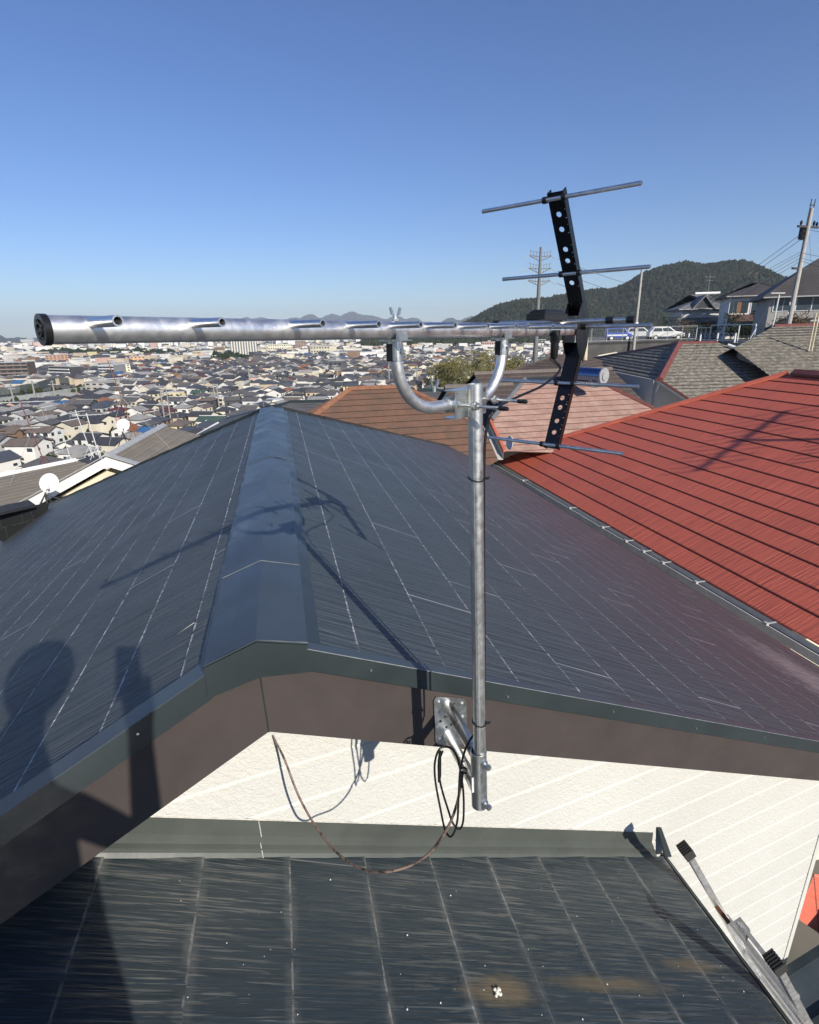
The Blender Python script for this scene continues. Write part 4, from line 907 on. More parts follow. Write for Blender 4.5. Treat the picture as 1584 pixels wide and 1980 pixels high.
def house_geo(cx,cy,z,yaw,w_,d_,h,rt,rh,ov=.5):
    a=(az(yaw+90),az(yaw)); P_=lambda u,v,hh: V((cx,cy,z+hh))+a[0]*u+a[1]*v
    W_=[[P_(-w_/2,-d_/2,0),P_(w_/2,-d_/2,0),P_(w_/2,-d_/2,h),P_(-w_/2,-d_/2,h)],[P_(w_/2,-d_/2,0),P_(w_/2,d_/2,0),P_(w_/2,d_/2,h),P_(w_/2,-d_/2,h)],[P_(w_/2,d_/2,0),P_(-w_/2,d_/2,0),P_(-w_/2,d_/2,h),P_(w_/2,d_/2,h)],[P_(-w_/2,d_/2,0),P_(-w_/2,-d_/2,0),P_(-w_/2,-d_/2,h),P_(-w_/2,d_/2,h)]]
    W2,D2=w_/2+ov,d_/2+ov; e=h-ov*rh/(d_/2)
    c=[P_(-W2,-D2,e),P_(W2,-D2,e),P_(W2,D2,e),P_(-W2,D2,e)]; R_=[]
    top=h+rh
    if rt==0: # gable, ridge along u
        A_,B_=P_(-W2,0,top),P_(W2,0,top); R_=[[c[0],c[1],B_,A_],[c[2],c[3],A_,B_]]; W_+= [[P_(-w_/2,-d_/2,h),P_(-w_/2,d_/2,h),P_(-w_/2,0,top-.1)],[P_(w_/2,-d_/2,h),P_(w_/2,d_/2,h),P_(w_/2,0,top-.1)]]
    elif rt==1: # hip
        k=max(.3,w_/2-d_/2); A_,B_=P_(-k,0,top),P_(k,0,top); R_=[[c[0],c[1],B_,A_],[c[2],c[3],A_,B_],[c[3],c[0],A_],[c[1],c[2],B_]]
    else: R_=[[P_(-w_/2,-d_/2,h),P_(w_/2,-d_/2,h),P_(w_/2,d_/2,h),P_(-w_/2,d_/2,h)]]
    return W_,R_,P_,c,e
def far_ok(px,py): return True
blocked=[]   # pixel boxes kept free of random houses: (x0,x1,y0,y1) of the base point
placed=[]
def free(x,y,r_):
    for (a,b,c) in placed:
        if (a-x)**2+(b-y)**2<(c+r_)**2: return False
    return True
LM=[]
def landmark(px0,px1,yt,yb,name,label,cat,wall,kind,depth=12,yaw=None,roofm=None,floors=5,zb=GZ):
    pm=(px0+px1)/2; d=ray(pm,yb); k=zb/d.z; p=d*k; pl_=ray(px0,yb)*k; pr_=ray(px1,yb)*k; w_=(pr_-pl_).length; D=k; h=(yb-yt)/1050*k*1.04
    yaw=yaw if yaw is not None else math.degrees(math.atan2(p.x,p.y))
    a0,a1=az(yaw+90),az(yaw); c=p+a1*(depth/2); t=thing(name,V((c.x,c.y,zb)),label,cat); o0=V((c.x,c.y,zb))
    Pt=lambda u,v,hh:o0+a0*u+a1*v+Z*hh
    m=MB(); m.prism([Pt(-w_/2,-depth/2,0),Pt(w_/2,-depth/2,0),Pt(w_/2,depth/2,0),Pt(-w_/2,depth/2,0)],Z*h); m.build('wall',wall,t)
    if kind=='balcony':
        for f in range(floors):
            m=MB(); z_=h*f/floors; m.prism([Pt(-w_/2+.3,-depth/2-1.1,z_+h/floors*.05),Pt(w_/2-.3,-depth/2-1.1,z_+h/floors*.05),Pt(w_/2-.3,-depth/2,z_+h/floors*.05),Pt(-w_/2+.3,-depth/2,z_+h/floors*.05)],Z*(h/floors*.38)); m.build('balcony',roofm or WHITE,t)
        m=MB(); n=max(4,int(w_/6))
        for f in range(floors):
            for i in range(n):
                u=-w_/2+w_*(i+.5)/n; m.prism([Pt(u-w_/n*.33,-depth/2-.05,h*(f+.45)/floors),Pt(u+w_/n*.33,-depth/2-.05,h*(f+.45)/floors),Pt(u+w_/n*.33,-depth/2,h*(f+.45)/floors),Pt(u-w_/n*.33,-depth/2,h*(f+.45)/floors)],Z*(h/floors*.45))
        m.split('window',WIN,t)
    elif kind=='fins':
        n=max(6,int((px1-px0)/4.5)); m=MB()
        for i in range(n):
            u=-w_/2+w_*(i+.2)/n; m.prism([Pt(u,-depth/2-.6,0),Pt(u+w_/n*.45,-depth/2-.6,0),Pt(u+w_/n*.45,-depth/2,0),Pt(u,-depth/2,0)],Z*h)
        m.split('pilaster',roofm or WHITE,t)
    elif kind=='windows':
        m=MB(); n=max(3,int(w_/4.5))
        for f in range(floors):
            for i in range(n):
                u=-w_/2+w_*(i+.5)/n; z_=h*(f+.35)/floors; m.prism([Pt(u-w_/n*.25,-depth/2-.06,z_),Pt(u+w_/n*.25,-depth/2-.06,z_),Pt(u+w_/n*.25,-depth/2,z_),Pt(u-w_/n*.25,-depth/2,z_)],Z*(h/floors*.4))
        m.split('window',WIN,t)
    m=MB(); m.prism([Pt(-w_/2-.3,-depth/2-.3,h),Pt(w_/2+.3,-depth/2-.3,h),Pt(w_/2+.3,depth/2+.3,h),Pt(-w_/2-.3,depth/2+.3,h)],Z*.5); 
    if kind!='shed': m.prism([Pt(-w_*.1,-1,h+.4),Pt(w_*.12,-1,h+.4),Pt(w_*.12,3,h+.4),Pt(-w_*.1,3,h+.4)],Z*min(2.5,h*.2))
    m.build('roof',roofm if kind=='shed' else mk('flat_roof',(.4,.4,.38),.8,bump=0),t)
    placed.append((c.x,c.y,max(w_,depth)*.5)); LM.append((pm,yb,w_))
cM=lambda n,c: mk(n,c,.85,bump=0,scale=.2)
LMK=[(-20,57,704,738,'apartment_block','brown apartment slab with stacked balconies at the left edge','apartment',cM('slab_brown',(.10,.075,.06)),'balcony',14,-8,cM('balc_brown',(.22,.17,.14)),5),
(84,153,711,733,'apartment_block','white balconied apartment with black end wall, second slab from the left','apartment',cM('slab_black',(.05,.05,.055)),'balcony',13,30,None,4),
(94,132,688,706,'apartment_block','tan mid rise block standing beyond the black ended apartment','apartment',cM('slab_tan',(.42,.25,.16)),'windows',18,None,None,5),
(190,228,705,731,'apartment_block','white frame apartment with open balconies near the left antenna mast','apartment',cM('slab_grey',(.20,.20,.21)),'balcony',14,20,None,5),
(232,254,706,728,'apartment_block','narrow cream apartment right of the white frame apartment','apartment',cM('slab_cream',(.7,.66,.5)),'windows',12,None,None,5),
(165,207,741,763,'apartment_block','beige block with blank end wall and charcoal roof behind the curved barrier','apartment',cM('slab_beige',(.46,.42,.37)),'windows',16,10,None,3),
(450,499,661,693,'apartment_tower','tall pale ribbed apartment slab right of center under the boom','apartment',cM('tower_dark',(.16,.17,.18)),'fins',18,None,cM('tower_rib',(.66,.63,.52)),10),
(311,335,660,675,'apartment_tower','distant white ribbed tower below the second antenna tube','apartment',cM('tower_w',(.45,.45,.43)),'fins',18,None,None,10),
(44,66,657,668,'office_block','pale distant office block under the boom end cap','building',cM('office_pale',(.5,.5,.5)),'windows',25,None,None,5),
(17,22,661,670,'chimney_tower','thin distant white tower at the far left of the town','tower',cM('office_pale',(.5,.5,.5)),'none',6,None,None,2),
(255,296,690,703,'office_block','low orange and cream block in the middle of the far town','building',cM('orange_wall',(.62,.38,.22)),'windows',18,None,None,3),
(572,593,661,680,'apartment_tower','red brick tower with pale bands above the ridge','apartment',cM('brick',(.33,.15,.10)),'balcony',16,None,cM('band',(.5,.4,.33)),8),
(520,566,667,681,'office_block','long low cream building left of the brick tower','building',cM('slab_cream',(.7,.66,.5)),'windows',18,None,None,3),
(600,640,671,690,'factory','cream factory block right of the brick tower','factory',cM('fac_cream',(.70,.64,.48)),'windows',30,15,None,3),
(642,688,680,690,'factory_shed','long grey metal roofed shed right of the cream factory','factory',cM('shed_wall',(.35,.37,.40)),'shed',30,20,cM('shed_roof',(.30,.33,.37)),1),
(697,727,682,694,'factory_shed','white roofed shed left of the antenna support pipe','factory',WM_[0],'shed',20,None,cM('shed_white',(.6,.6,.58)),1),
(932,959,662,675,'office_block','pink school like block at the foot of the wooded hill','building',cM('pink_wall',(.6,.38,.32)),'windows',15,None,None,2),
(826,852,686,698,'office_block','plain white box building behind the support pipe curve','building',WM_[0],'windows',10,None,None,2),
(274,304,722,730,'factory_shed','lime green shop front building in the middle of the town','shop',cM('lime',(.55,.60,.15)),'shed',12,None,cM('shed_white',(.6,.6,.58)),1),
(636,663,700,722,'office_block','dark grey hall with white pediment beyond the grass field','hall',cM('hall_dark',(.10,.10,.105)),'windows',16,10,None,2),
(1053,1075,655,668,'office_block','small cream block right of the pylon at the hill foot','building',cM('slab_cream',(.7,.66,.5)),'windows',10,None,None,3)]
for q in LMK:
    landmark(*q)
# curved sound barrier, grass field
m=MB(); pts=[(-20,768),(0,764),(40,759),(75,752),(95,745),(112,741),(135,742)]
tops=[(x,y-14) for x,y in pts]; t=thing('sound_barrier',atZ(60,757,GZ),'long grey green panelled sound barrier curving behind the houses at left','barrier')
for (x0,y0_),(x1,y1_) in zip(pts,pts[1:]):
    a,b=atZ(x0,y0_,GZ+1),atZ(x1,y1_,GZ+1); m.prism([a,b,b+Z*5,a+Z*5],(b-a).cross(Z).normalized()*.3)
m.build('panel_wall',mk('barrier_panel',(.13,.145,.13),.7,var=.3,scale=.3),t); placed.append((*atZ(40,760,GZ).xy,14)); placed.append((*atZ(95,748,GZ).xy,16))
pts=[(-20,784),(40,776),(90,769),(140,761),(165,757)]; m=MB()
for (x0,y0_),(x1,y1_) in zip(pts,pts[1:]): a,b=atZ(x0,y0_,GZ),atZ(x1,y1_,GZ); m.prism([a,b,b+Z*3.6,a+Z*3.6],(b-a).cross(Z).normalized()*.3)
o=m.build('retaining_wall',mk('canal_wall',(.34,.36,.34),.8,var=.3,scale=.2),None); tag(o,'pale concrete channel wall in front of the curving sound barrier','wall'); placed.append((*atZ(20,780,GZ).xy,16)); placed.append((*atZ(110,766,GZ).xy,16))
gf=MB(); gf.poly([atZ(588,745,GZ+.3),atZ(660,748,GZ+.3),atZ(664,728,GZ+.3),atZ(592,728,GZ+.3)]); tag(gf.build('field',mk('grass_field',(.12,.13,.035),.95,var=.4,scale=.08),None),kind='structure')
for x_ in (600,625,650): placed.append((*atZ(x_,737,GZ).xy,17))
# ---- individual houses
for x_ in range(-20,175,9):
    for y_ in range(746,800,5):
        if y_>768-.13*x_ and y_<800-.17*x_: placed.append((*atZ(x_,y_,GZ).xy,5.0))
near=[]; far_=[]
def gridhouses(D0,D1,cell,jit,keep):
    out=[]; yaw0=8
    for D in [D0]: pass
    n=int(D1/cell)+1
    for i in range(-n,n):
        for j in range(0,n):
            u=(i+random.uniform(-jit,jit))*cell+ (4 if (i//4)%2 else 0); v=(j+random.uniform(-jit,jit))*cell*1.05
            if j%3==0 : v+=2
            p=az(yaw0+90)*u+az(yaw0)*v; D=p.length
            if not D0<=D<D1 or random.random()>keep: continue
            q=V((p.x,p.y,GZ+4))
            if q.dot(FW)<5: continue
            X,Y_,_=proj(q)[0],proj(q)[1],0
            if X<-60 or X>1180: continue
            if D<250 and X>600: continue
            if X>1010 and D<300: continue
            if X>700 and D>1400: continue
            out.append((p.x,p.y,D,X,Y_))
    return out
cand=gridhouses(122,760,11.8,.2,.94)
near_h=[]
for (x,y,D,X,Y_) in sorted(cand,key=lambda c:c[2]):
    if free(x,y,6.5): near_h.append((x,y,D,X,Y_))
near_h.sort(key=lambda c:c[2]); ind=near_h[:298]; rest=near_h[298:]
print('houses near',len(near_h),'individual up to D',ind[-1][2])
def pick(wts): return random.choices(range(len(wts)),wts)[0]
labels={}
info=[]
WINM=bpy.data.meshes
for n_,(x,y,D,X,Y_) in enumerate(ind):
    wi,ri=pick(WW),pick(RW); rt=random.choices([0,1,2],[5,4.5,.5])[0]; w_=random.uniform(6.5,9.8); d_=random.uniform(5.8,7.6); st=random.random()<.8; h=(5.6 if st else 3.2)+random.uniform(-.2,.4); rh=d_/2*random.uniform(.32,.48); yaw=8+random.choice([0,90])+random.gauss(0,5)
    gz=ground_h(x,y); 
    W_,R_,P_,c,e=house_geo(x,y,gz-1,yaw,w_,d_,h+1,rt,rh)
    t=thing('house',V((x,y,gz)),'','house','houses filling the town below')
    m=MB()
    for q in W_: m.poly(q)
    m.build('wall',WM_[wi],t)
    m=MB(); 
    if rt<2:
        for q in R_: m.poly(q); m.poly([p-Z*.18 for p in q])
        for i in range(4): a,b=c[i],c[(i+1)%4]; m.poly([a,b,b-Z*.18,a-Z*.18]) if not(rt==0 and i in(1,3)) else 0
    else: m.prism(R_[0],Z*.3)
    ro=m.build('roof',RM_[ri] if rt<2 else FRAM,t)
    if rt<2 and D<330 and random.random()<.5:
        m=MB(); tt=[R_[0][2]+Z*.02,R_[0][3]+Z*.02]; m.tube(tt,.14,6); m.build('ridge_tile',random.choice([WHITE,TRIM,GUT]),ro)
    ext=''
    if D<430 or random.random()<.3:
        sides=[(0,-1,w_,d_),(1,0,d_,w_),(-1,0,d_,w_),(0,1,w_,d_)]
        for (su,sv,L_,o_) in sides:
            nrm=az(yaw+90)*su+az(yaw)*sv; mid=P_(su*w_/2 if su else 0,sv*d_/2 if sv else 0,0)
            if nrm.dot(V((-x,-y,0)))<=0: continue
            al=(az(yaw)*1 if su else az(yaw+90)); k=2 if L_<8 else 3
            for f in range(2 if st else 1):
                for i in range(k):
                    if random.random()<.22: continue
                    u=L_*((i+.5)/k-.5); ww=random.choice([.8,1.3,1.7]); wh=random.choice([.8,1.1,1.1,1.8 if f==0 else 1.2]); cc_=mid+al*u+Z*(1+1.0+f*2.75+.5)
                    m=MB(); m.box(cc_+nrm*.02,al*(ww),nrm*.08,Z*wh,0); m.build('window',WIN,t)
        if random.random()<.55:
            an=random.choice([-1,1]); hw=random.choice([2.9,2.9,5.2]) if st else 2.6; W3,R3,P3,c3_,_e=house_geo(*(P_(an*w_*.33,-d_*.5-1.1,0)).xy,gz-1,yaw,w_*.45,3.4,hw+1,random.choice([0,1]),1.0,.35)
            m=MB()
            for q in W3: m.poly(q)
            m.build('annex',WM_[wi],t); m=MB()
            for q in R3: m.poly(q); m.poly([p-Z*.15 for p in q])
            m.build('annex_roof',RM_[ri],t)
        if D<260 and random.random()<.5:
            m=MB(); q=P_(random.uniform(-.2,.2)*w_,-d_*.5-.4,3.9); m.box(q,az(yaw+90)*2.6,az(yaw)*.9,Z*.9); m.build('balcony',random.choice([FRAM,GUT]),t)
        if D<300 and random.random()<.4:
            m=MB(); q=P_(0,0,h+1+rh-.2); m.tube([q,q+Z*2.2],.03,5); 
            for f_ in (1.6,2.1): m.tube([q+Z*f_-az(yaw+30)*.8,q+Z*f_+az(yaw+30)*.8],.025,4)
            m.build('aerial',STEEL,t)
        if st and random.random()<.4:
            s_ok=[s for s in sides if (az(yaw+90)*s[0]+az(yaw)*s[1]).dot(V((-x,-y,0)))>0]; su,sv,L_,o_=s_ok[0]; nrm=az(yaw+90)*su+az(yaw)*sv; al=(az(yaw)*1 if su else az(yaw+90)); mid=P_(su*w_/2,sv*d_/2,0); m=MB()
            m.prism([mid-al*L_*.4+Z*3.9,mid+al*L_*.4+Z*3.9,mid+al*L_*.4+nrm*1.3+Z*3.5,mid-al*L_*.4+nrm*1.3+Z*3.5],Z*.15); m.build('porch_roof',RM_[ri],t)
    info.append([t,wi,ri,rt,st,X,Y_,D,w_])
# labels: look first, then the nearest landmark, then order
LMN=[(35,738,'brown balcony slab'),(118,733,'black ended apartment'),(209,731,'white frame apartment'),(186,763,'beige block'),(475,693,'pale ribbed slab'),(583,680,'brick tower'),(95,750,'curved barrier'),(650,722,'pedimented hall'),(626,737,'grass field'),(946,675,'pink block'),(839,698,'white box building'),(665,690,'grey shed'),(289,730,'lime shop'),(276,703,'orange block')]
rows=['front','near','middle','rear']
def relpos(X,Y_):
    n=min(LMN,key=lambda l:(l[0]-X)**2+((l[1]-Y_)*2.5)**2); dx,dy=X-n[0],(Y_-n[1])
    if abs(dy)*2>abs(dx): return ('in front of the ' if dy>0 else 'behind the ')+n[2]
    return ('right of the ' if dx>0 else 'left of the ')+n[2]
groups={}
for q in info:
    t,wi,ri,rt,st,X,Y_,D,w_=q; b='%s %s house, %s %s'%(WALLS[wi][0],'two-storey' if st else 'low',(ROOFS[ri][0] if rt<2 else 'pale'),['gabled roof','hipped roof','flat roof'][rt])
    groups.setdefault((b,relpos(X,Y_)),[]).append(q)
ordn=['first','second','third','fourth','fifth','sixth','seventh','eighth','ninth','tenth']
for (b,rp),qs in groups.items():
    qs.sort(key=lambda q:q[5])
    for i,q in enumerate(qs):
        q[0]['label']=b+', '+rp+('' if len(qs)==1 else ', %s'%ordn[i] if len((b+rp).split())>12 else ', %s from left'%ordn[i])
# ---- the rest of the town as one mass, plus small clutter
def mass(name,items,nm):
    v=[];f=[];mi=[]
    for (x,y,gz,wi,ri,rt,w_,d_,h,rh,yaw) in items:
        W_,R_,P_,c,e=house_geo(x,y,gz,yaw,w_,d_,h,rt,rh,.4)
        for q in W_: f.append(tuple(range(len(v),len(v)+len(q)))); v+=[tuple(p) for p in q]; mi.append(wi)
        for q in R_: f.append(tuple(range(len(v),len(v)+len(q)))); v+=[tuple(p) for p in q]; mi.append(len(WM_)+ri)
    me=bpy.data.meshes.new(name); me.from_pydata(v,[],f); me.update()
    for mm in WM_+RM_: me.materials.append(mm)
    me.polygons.foreach_set('material_index',mi); o=bpy.data.objects.new(name,me); C.objects.link(o); WM[o.name]=Matrix(); return tag(o,kind='stuff')
its=[]
for (x,y,D,X,Y_) in rest: d_=random.uniform(6.5,8.5); its.append((x,y,GZ,pick(WW),pick(RW),random.choices([0,1,2],[5,4,1])[0],random.uniform(7,11),d_,random.choice([3.2,5.6,5.8,6.2]),d_*.25,8+random.choice([0,90])+random.gauss(0,6)))
for (x,y,D,X,Y_) in gridhouses(760,1700,17,.3,.85):
    if free(x,y,7): d_=random.uniform(7,12); fl=random.random()<.18; its.append((x,y,GZ,pick(WW),pick(RW),2 if fl else random.choice([0,1]),random.uniform(8,14 if not fl else 26),d_,random.uniform(5,7) if not fl else random.uniform(6,13),d_*.25,8+random.choice([0,90])+random.gauss(0,9)))
for _ in range(5200):
    D=1700*math.exp(random.random()*1.4); a=random.uniform(-38,2); x,y=D*math.sin(R(a)),D*math.cos(R(a)); s=(D/1700)**.8; fl=random.random()<.5; d_=random.uniform(9,16)*s; its.append((x,y,GZ,pick([9,5,4,2,.5,.5,.4,.3]),pick([5,6,3,2,6,.5,.5,.5,.2]),2 if fl else 0,random.uniform(10,26)*s,d_,random.uniform(5,9)*(1+(random.random()<.1)*1.6),d_*.2,random.uniform(0,180)))
mass('town',its,'')
# gardens and street trees between houses, utility poles
it=[]
for _ in range(1500):
    D=random.uniform(125,700); a=random.uniform(-37,14); x,y=D*math.sin(R(a)),D*math.cos(R(a)); s=random.uniform(.8,2.3)
    X=proj(V((x,y,GZ)))[0]
    if D<280 and X>560: continue
    it.append((x,y,ground_h(x,y)+s*.8,s,s*1.2))
tag(blobs('garden_shrubs',it,forestmat('garden_leaves',(.03,.045,.015),(.07,.075,.025),(.12,.10,.04),.6)),kind='stuff')
pole_src=None
def upole(base,h,label,r0=.16,arms=((.95,1.8),(.86,1.4)),mat=mk('pole_grey',(.30,.285,.26),.85),grp=None):
    t=thing('utility_pole',base,label,'utility pole',grp); m=MB(); m.tube([base,base+Z*h],r0,10,rs=[r0,r0*.65]); m.build('shaft',mat,t)
    for f,L_ in arms:
        a=az(random.uniform(0,180)); m=MB(); m.box(base+Z*h*f,a*L_,a.cross(Z)*r0*.6,Z*r0*.6); 
        for s in (-.45,-.2,.2,.45): m.tube([base+Z*h*f+a*L_*s,base+Z*(h*f+.28)+a*L_*s],r0*.3,6)
        m.build('crossarm',GUT,t)
    return t
def groundpt(px,py,D): p=ray(px,py); return p*(D/math.hypot(p.x,p.y))
def hitg(px,py):
    D=20.
    while D<3000:
        p=groundpt(px,py,D)
        if p.z<=ground_h(p.x,p.y): return V((p.x,p.y,ground_h(p.x,p.y)))
        D*=1.01
    return p
plist=[(322,832,742,'tall concrete utility pole, left of two close together beyond the tan roof',105),(334,836,748,'tall concrete utility pole, right of two close together beyond the tan roof',105),(418,790,741,'utility pole standing among houses left of the ridge',150),(425,795,744,'thin utility pole just right of another left of the ridge',150),(484,748,712,'small utility pole just above the ridge cap',250),(650,748,705,'left one of twin poles in front of the grass field',200),(654,748,710,'right one of twin poles in front of the grass field',200),(807,752,712,'slim white pole below the curved support pipe',90),(753,752,690,'stout beige pole just left of the support pipe',70),(70,775,735,'utility pole by the channel wall at left',150),(112,790,735,'utility pole in front of the curved barrier',140),(30,790,745,'utility pole at far left by the channel wall',140),(1046,690,655,'utility pole beside the steel pylon base',180),(912,700,672,'small utility pole amid the green trees',220)]
for px_,yb,yt,lab,D in plist:
    b_=hitg(px_,yb); D=math.hypot(b_.x,b_.y); tp=groundpt(px_,yt,D); upole(b_,tp.z-b_.z,lab,.0014*D,((.95,.016*D),(.86,.012*D)))
# ------------------------------------------------------------------ trees (leaf clusters)
def leafmat(name,c1,c2):
    t=NT(name); g_=t.n('ShaderNodeNewGeometry'); c=t.mix(g_.outputs['Random Per Island'],c1,c2); t.fin(c,.7,spec=.2); tr=t.n('ShaderNodeBsdfTranslucent'); t.put(tr.inputs[0],c); mx=t.n('ShaderNodeMixShader'); mx.inputs[0].default_value=.3; t.l(t.b.outputs[0],mx.inputs[1]); t.l(tr.outputs[0],mx.inputs[2]); t.l(mx.outputs[0],t.out.inputs[0]); return t.mat
BAM=leafmat('bamboo_leaves',(.13,.13,.035),(.26,.22,.07)); GRN=leafmat('shrub_leaves',(.020,.030,.014),(.05,.06,.025)); BARE=leafmat('winter_leaves',(.10,.07,.04),(.16,.12,.08)); BARK=mk('bark',(.09,.07,.05),.9)
def tree(base,h,rx,label,mat,n=900,leaf=.3,cat='tree',name='tree',grp=None,low=.25):
    t=thing(name,base,label,cat,grp); m=MB(); tips=[]
    m.tube([base-Z*.5,base+Z*h*.5,base+Z*h*.9],.1,7,rs=[h*.02,h*.013,h*.004])
    for k in range(9):
        a=az(random.uniform(0,360)); z0=h*random.uniform(low,.8); L_=rx*random.uniform(.6,1); e_=base+Z*(z0+L_*.7)+a*L_; m.tube([base+Z*z0,base+Z*(z0+L_*.3)+a*L_*.5,e_],.03,5,rs=[h*.009,h*.006,h*.002]); tips.append(e_)
    m.build('trunk',BARK,t)
    cl_=[(base+Z*h*random.uniform(low+.1,.95)+az(random.uniform(0,360))*rx*random.uniform(.1,.85)) for _ in range(16)]+tips
    m=MB()
    for _ in range(n):
        c=random.choice(cl_); s=rx*.28; p=c+V((random.gauss(0,s),random.gauss(0,s),random.gauss(0,s*.9))); p.z=min(p.z,base.z+h)
        a=V((random.gauss(0,1),random.gauss(0,1),random.gauss(0,1))).normalized(); b=a.orthogonal().normalized(); l=leaf*random.uniform(.5,1.2); m.poly([p-a*l,p+b*l*.45,p+a*l,p-b*l*.45])
    m.keep=1; m.build('crown',mat,t); return t
def groundpt(px,py,D): p=ray(px,py); return p*(D/math.hypot(p.x,p.y))
for px_,yb,h,rx,lab in ((848,775,9,3.2,'olive green bamboo clump, leftmost behind the support pipe'),(868,765,8,2.6,'lower olive bamboo clump, second from the left'),(893,778,11.5,3.6,'olive bamboo clump in the middle, directly above the mast top'),(922,770,12.5,3.4,'tallest olive bamboo clump, left of the right pipe leg'),(952,765,10,3.2,'olive bamboo clump hidden partly by the right pipe leg'),(985,755,8,3,'low olive bamboo clump right of the pipe leg')):
    b_=hitg(px_,yb-12); tree(b_,h*math.hypot(b_.x,b_.y)/112*.64,rx*math.hypot(b_.x,b_.y)/112*.72,lab,BAM,1700,.24*math.hypot(b_.x,b_.y)/112,'bamboo',name='bamboo',grp='bamboo clumps behind the mast',low=.15)
# ================================================================== HILLSIDE AT RIGHT
DK=82.; zdk=groundpt(1220,659,DK).z
wl0=groundpt(1112,661,74); wl1=groundpt(1345,658,DK+3); wl0.z=wl1.z=zdk
o=MB().prism([wl0,wl1,wl1-Z*9,wl0-Z*9],(wl1-wl0).cross(Z).normalized()*-.5).build('retaining_wall',CONC,None); tag(o,'tall dark stained concrete retaining wall below the parked cars','wall')
o=MB().prism([wl0+Z*.01,wl1+Z*.01,groundpt(1480,655,60)*1+Z*0,groundpt(1600,655,90),groundpt(1350,640,125),groundpt(1100,640,125)],-Z*.3)
o.v=[(p[0],p[1],zdk-.02 if i<6 else zdk-.32) for i,p in enumerate(o.v)]; tag(o.build('parking_lot',mk('asphalt',(.10,.10,.10),.9),None),kind='structure')
ws=groundpt(1345,662,DK+3); we=groundpt(1462,664,62); o=MB().prism([V((ws.x,ws.y,zdk)),V((we.x,we.y,zdk)),V((we.x,we.y,zdk-7)),V((ws.x,ws.y,zdk-7))],V((.3,.3,0))).build('retaining_wall',mk('stone_wall',(.25,.22,.17),.9,var=.4,scale=1),None); tag(o,'short tan stone wall under the white railing at the right','wall')
def fence(pts,h,label,mesh_n,railr,name,mat=STEEL,mid=True):
    t=thing(name,pts[0],label,'fence')
    for a,b in zip(pts,pts[1:]):
        n=max(1,round((b-a).length/mesh_n))
        for i in range(n+1): m=MB(); p=a+(b-a)*i/n; m.tube([p,p+Z*h],railr,6); m.build('post',mat,t)
        m=MB(); m.tube([a+Z*h,b+Z*h],railr*.9,6); m.build('rail',mat,t); 
        if mid: m=MB(); m.tube([a+Z*.15,b+Z*.15],railr*.9,6); m.build('rail',mat,t)
    return t
f1=wl0+Z*.0; f2=wl1+Z*.0
t=fence([f1,f2],1.75,'grey wire mesh fence on the retaining wall before the cars',2.3,.035,'mesh_fence',GUT)
m=MB()
for i in range(60): p=f1+(f2-f1)*i/60; m.tube([p,p+Z*1.7],.006,4)
for i in range(8): m.tube([f1+Z*.22*i,f2+Z*.22*i],.005,4)
m.build('wire_mesh',GUT,t)
ra=groundpt(1345,659,DK); rb=groundpt(1372,657,74); rc=groundpt(1458,654,66)
for q in (ra,rb,rc): q.z=zdk
fence([ra,rb],1.5,'low white railing section joining the mesh fence',2.4,.05,'railing'); 
ztop=rc.z; fence([rb,rc],1.75,'tall white framed railing at the right end of the parking terrace',3.3,.07,'railing')
for i,x_ in enumerate((1331,1354,1387,1421)):
    p=groundpt(x_,657,72-i*1.5); p.z=zdk; m=MB(); m.tube([p,p+Z*.95],.09,8); tag(m.build('bollard',WHITE,None),['white bollard leftmost near the white car','white bollard second from left behind the railing','white bollard third from left behind the railing','white bollard rightmost behind the railing'][i],'bollard','white bollards by the railing')
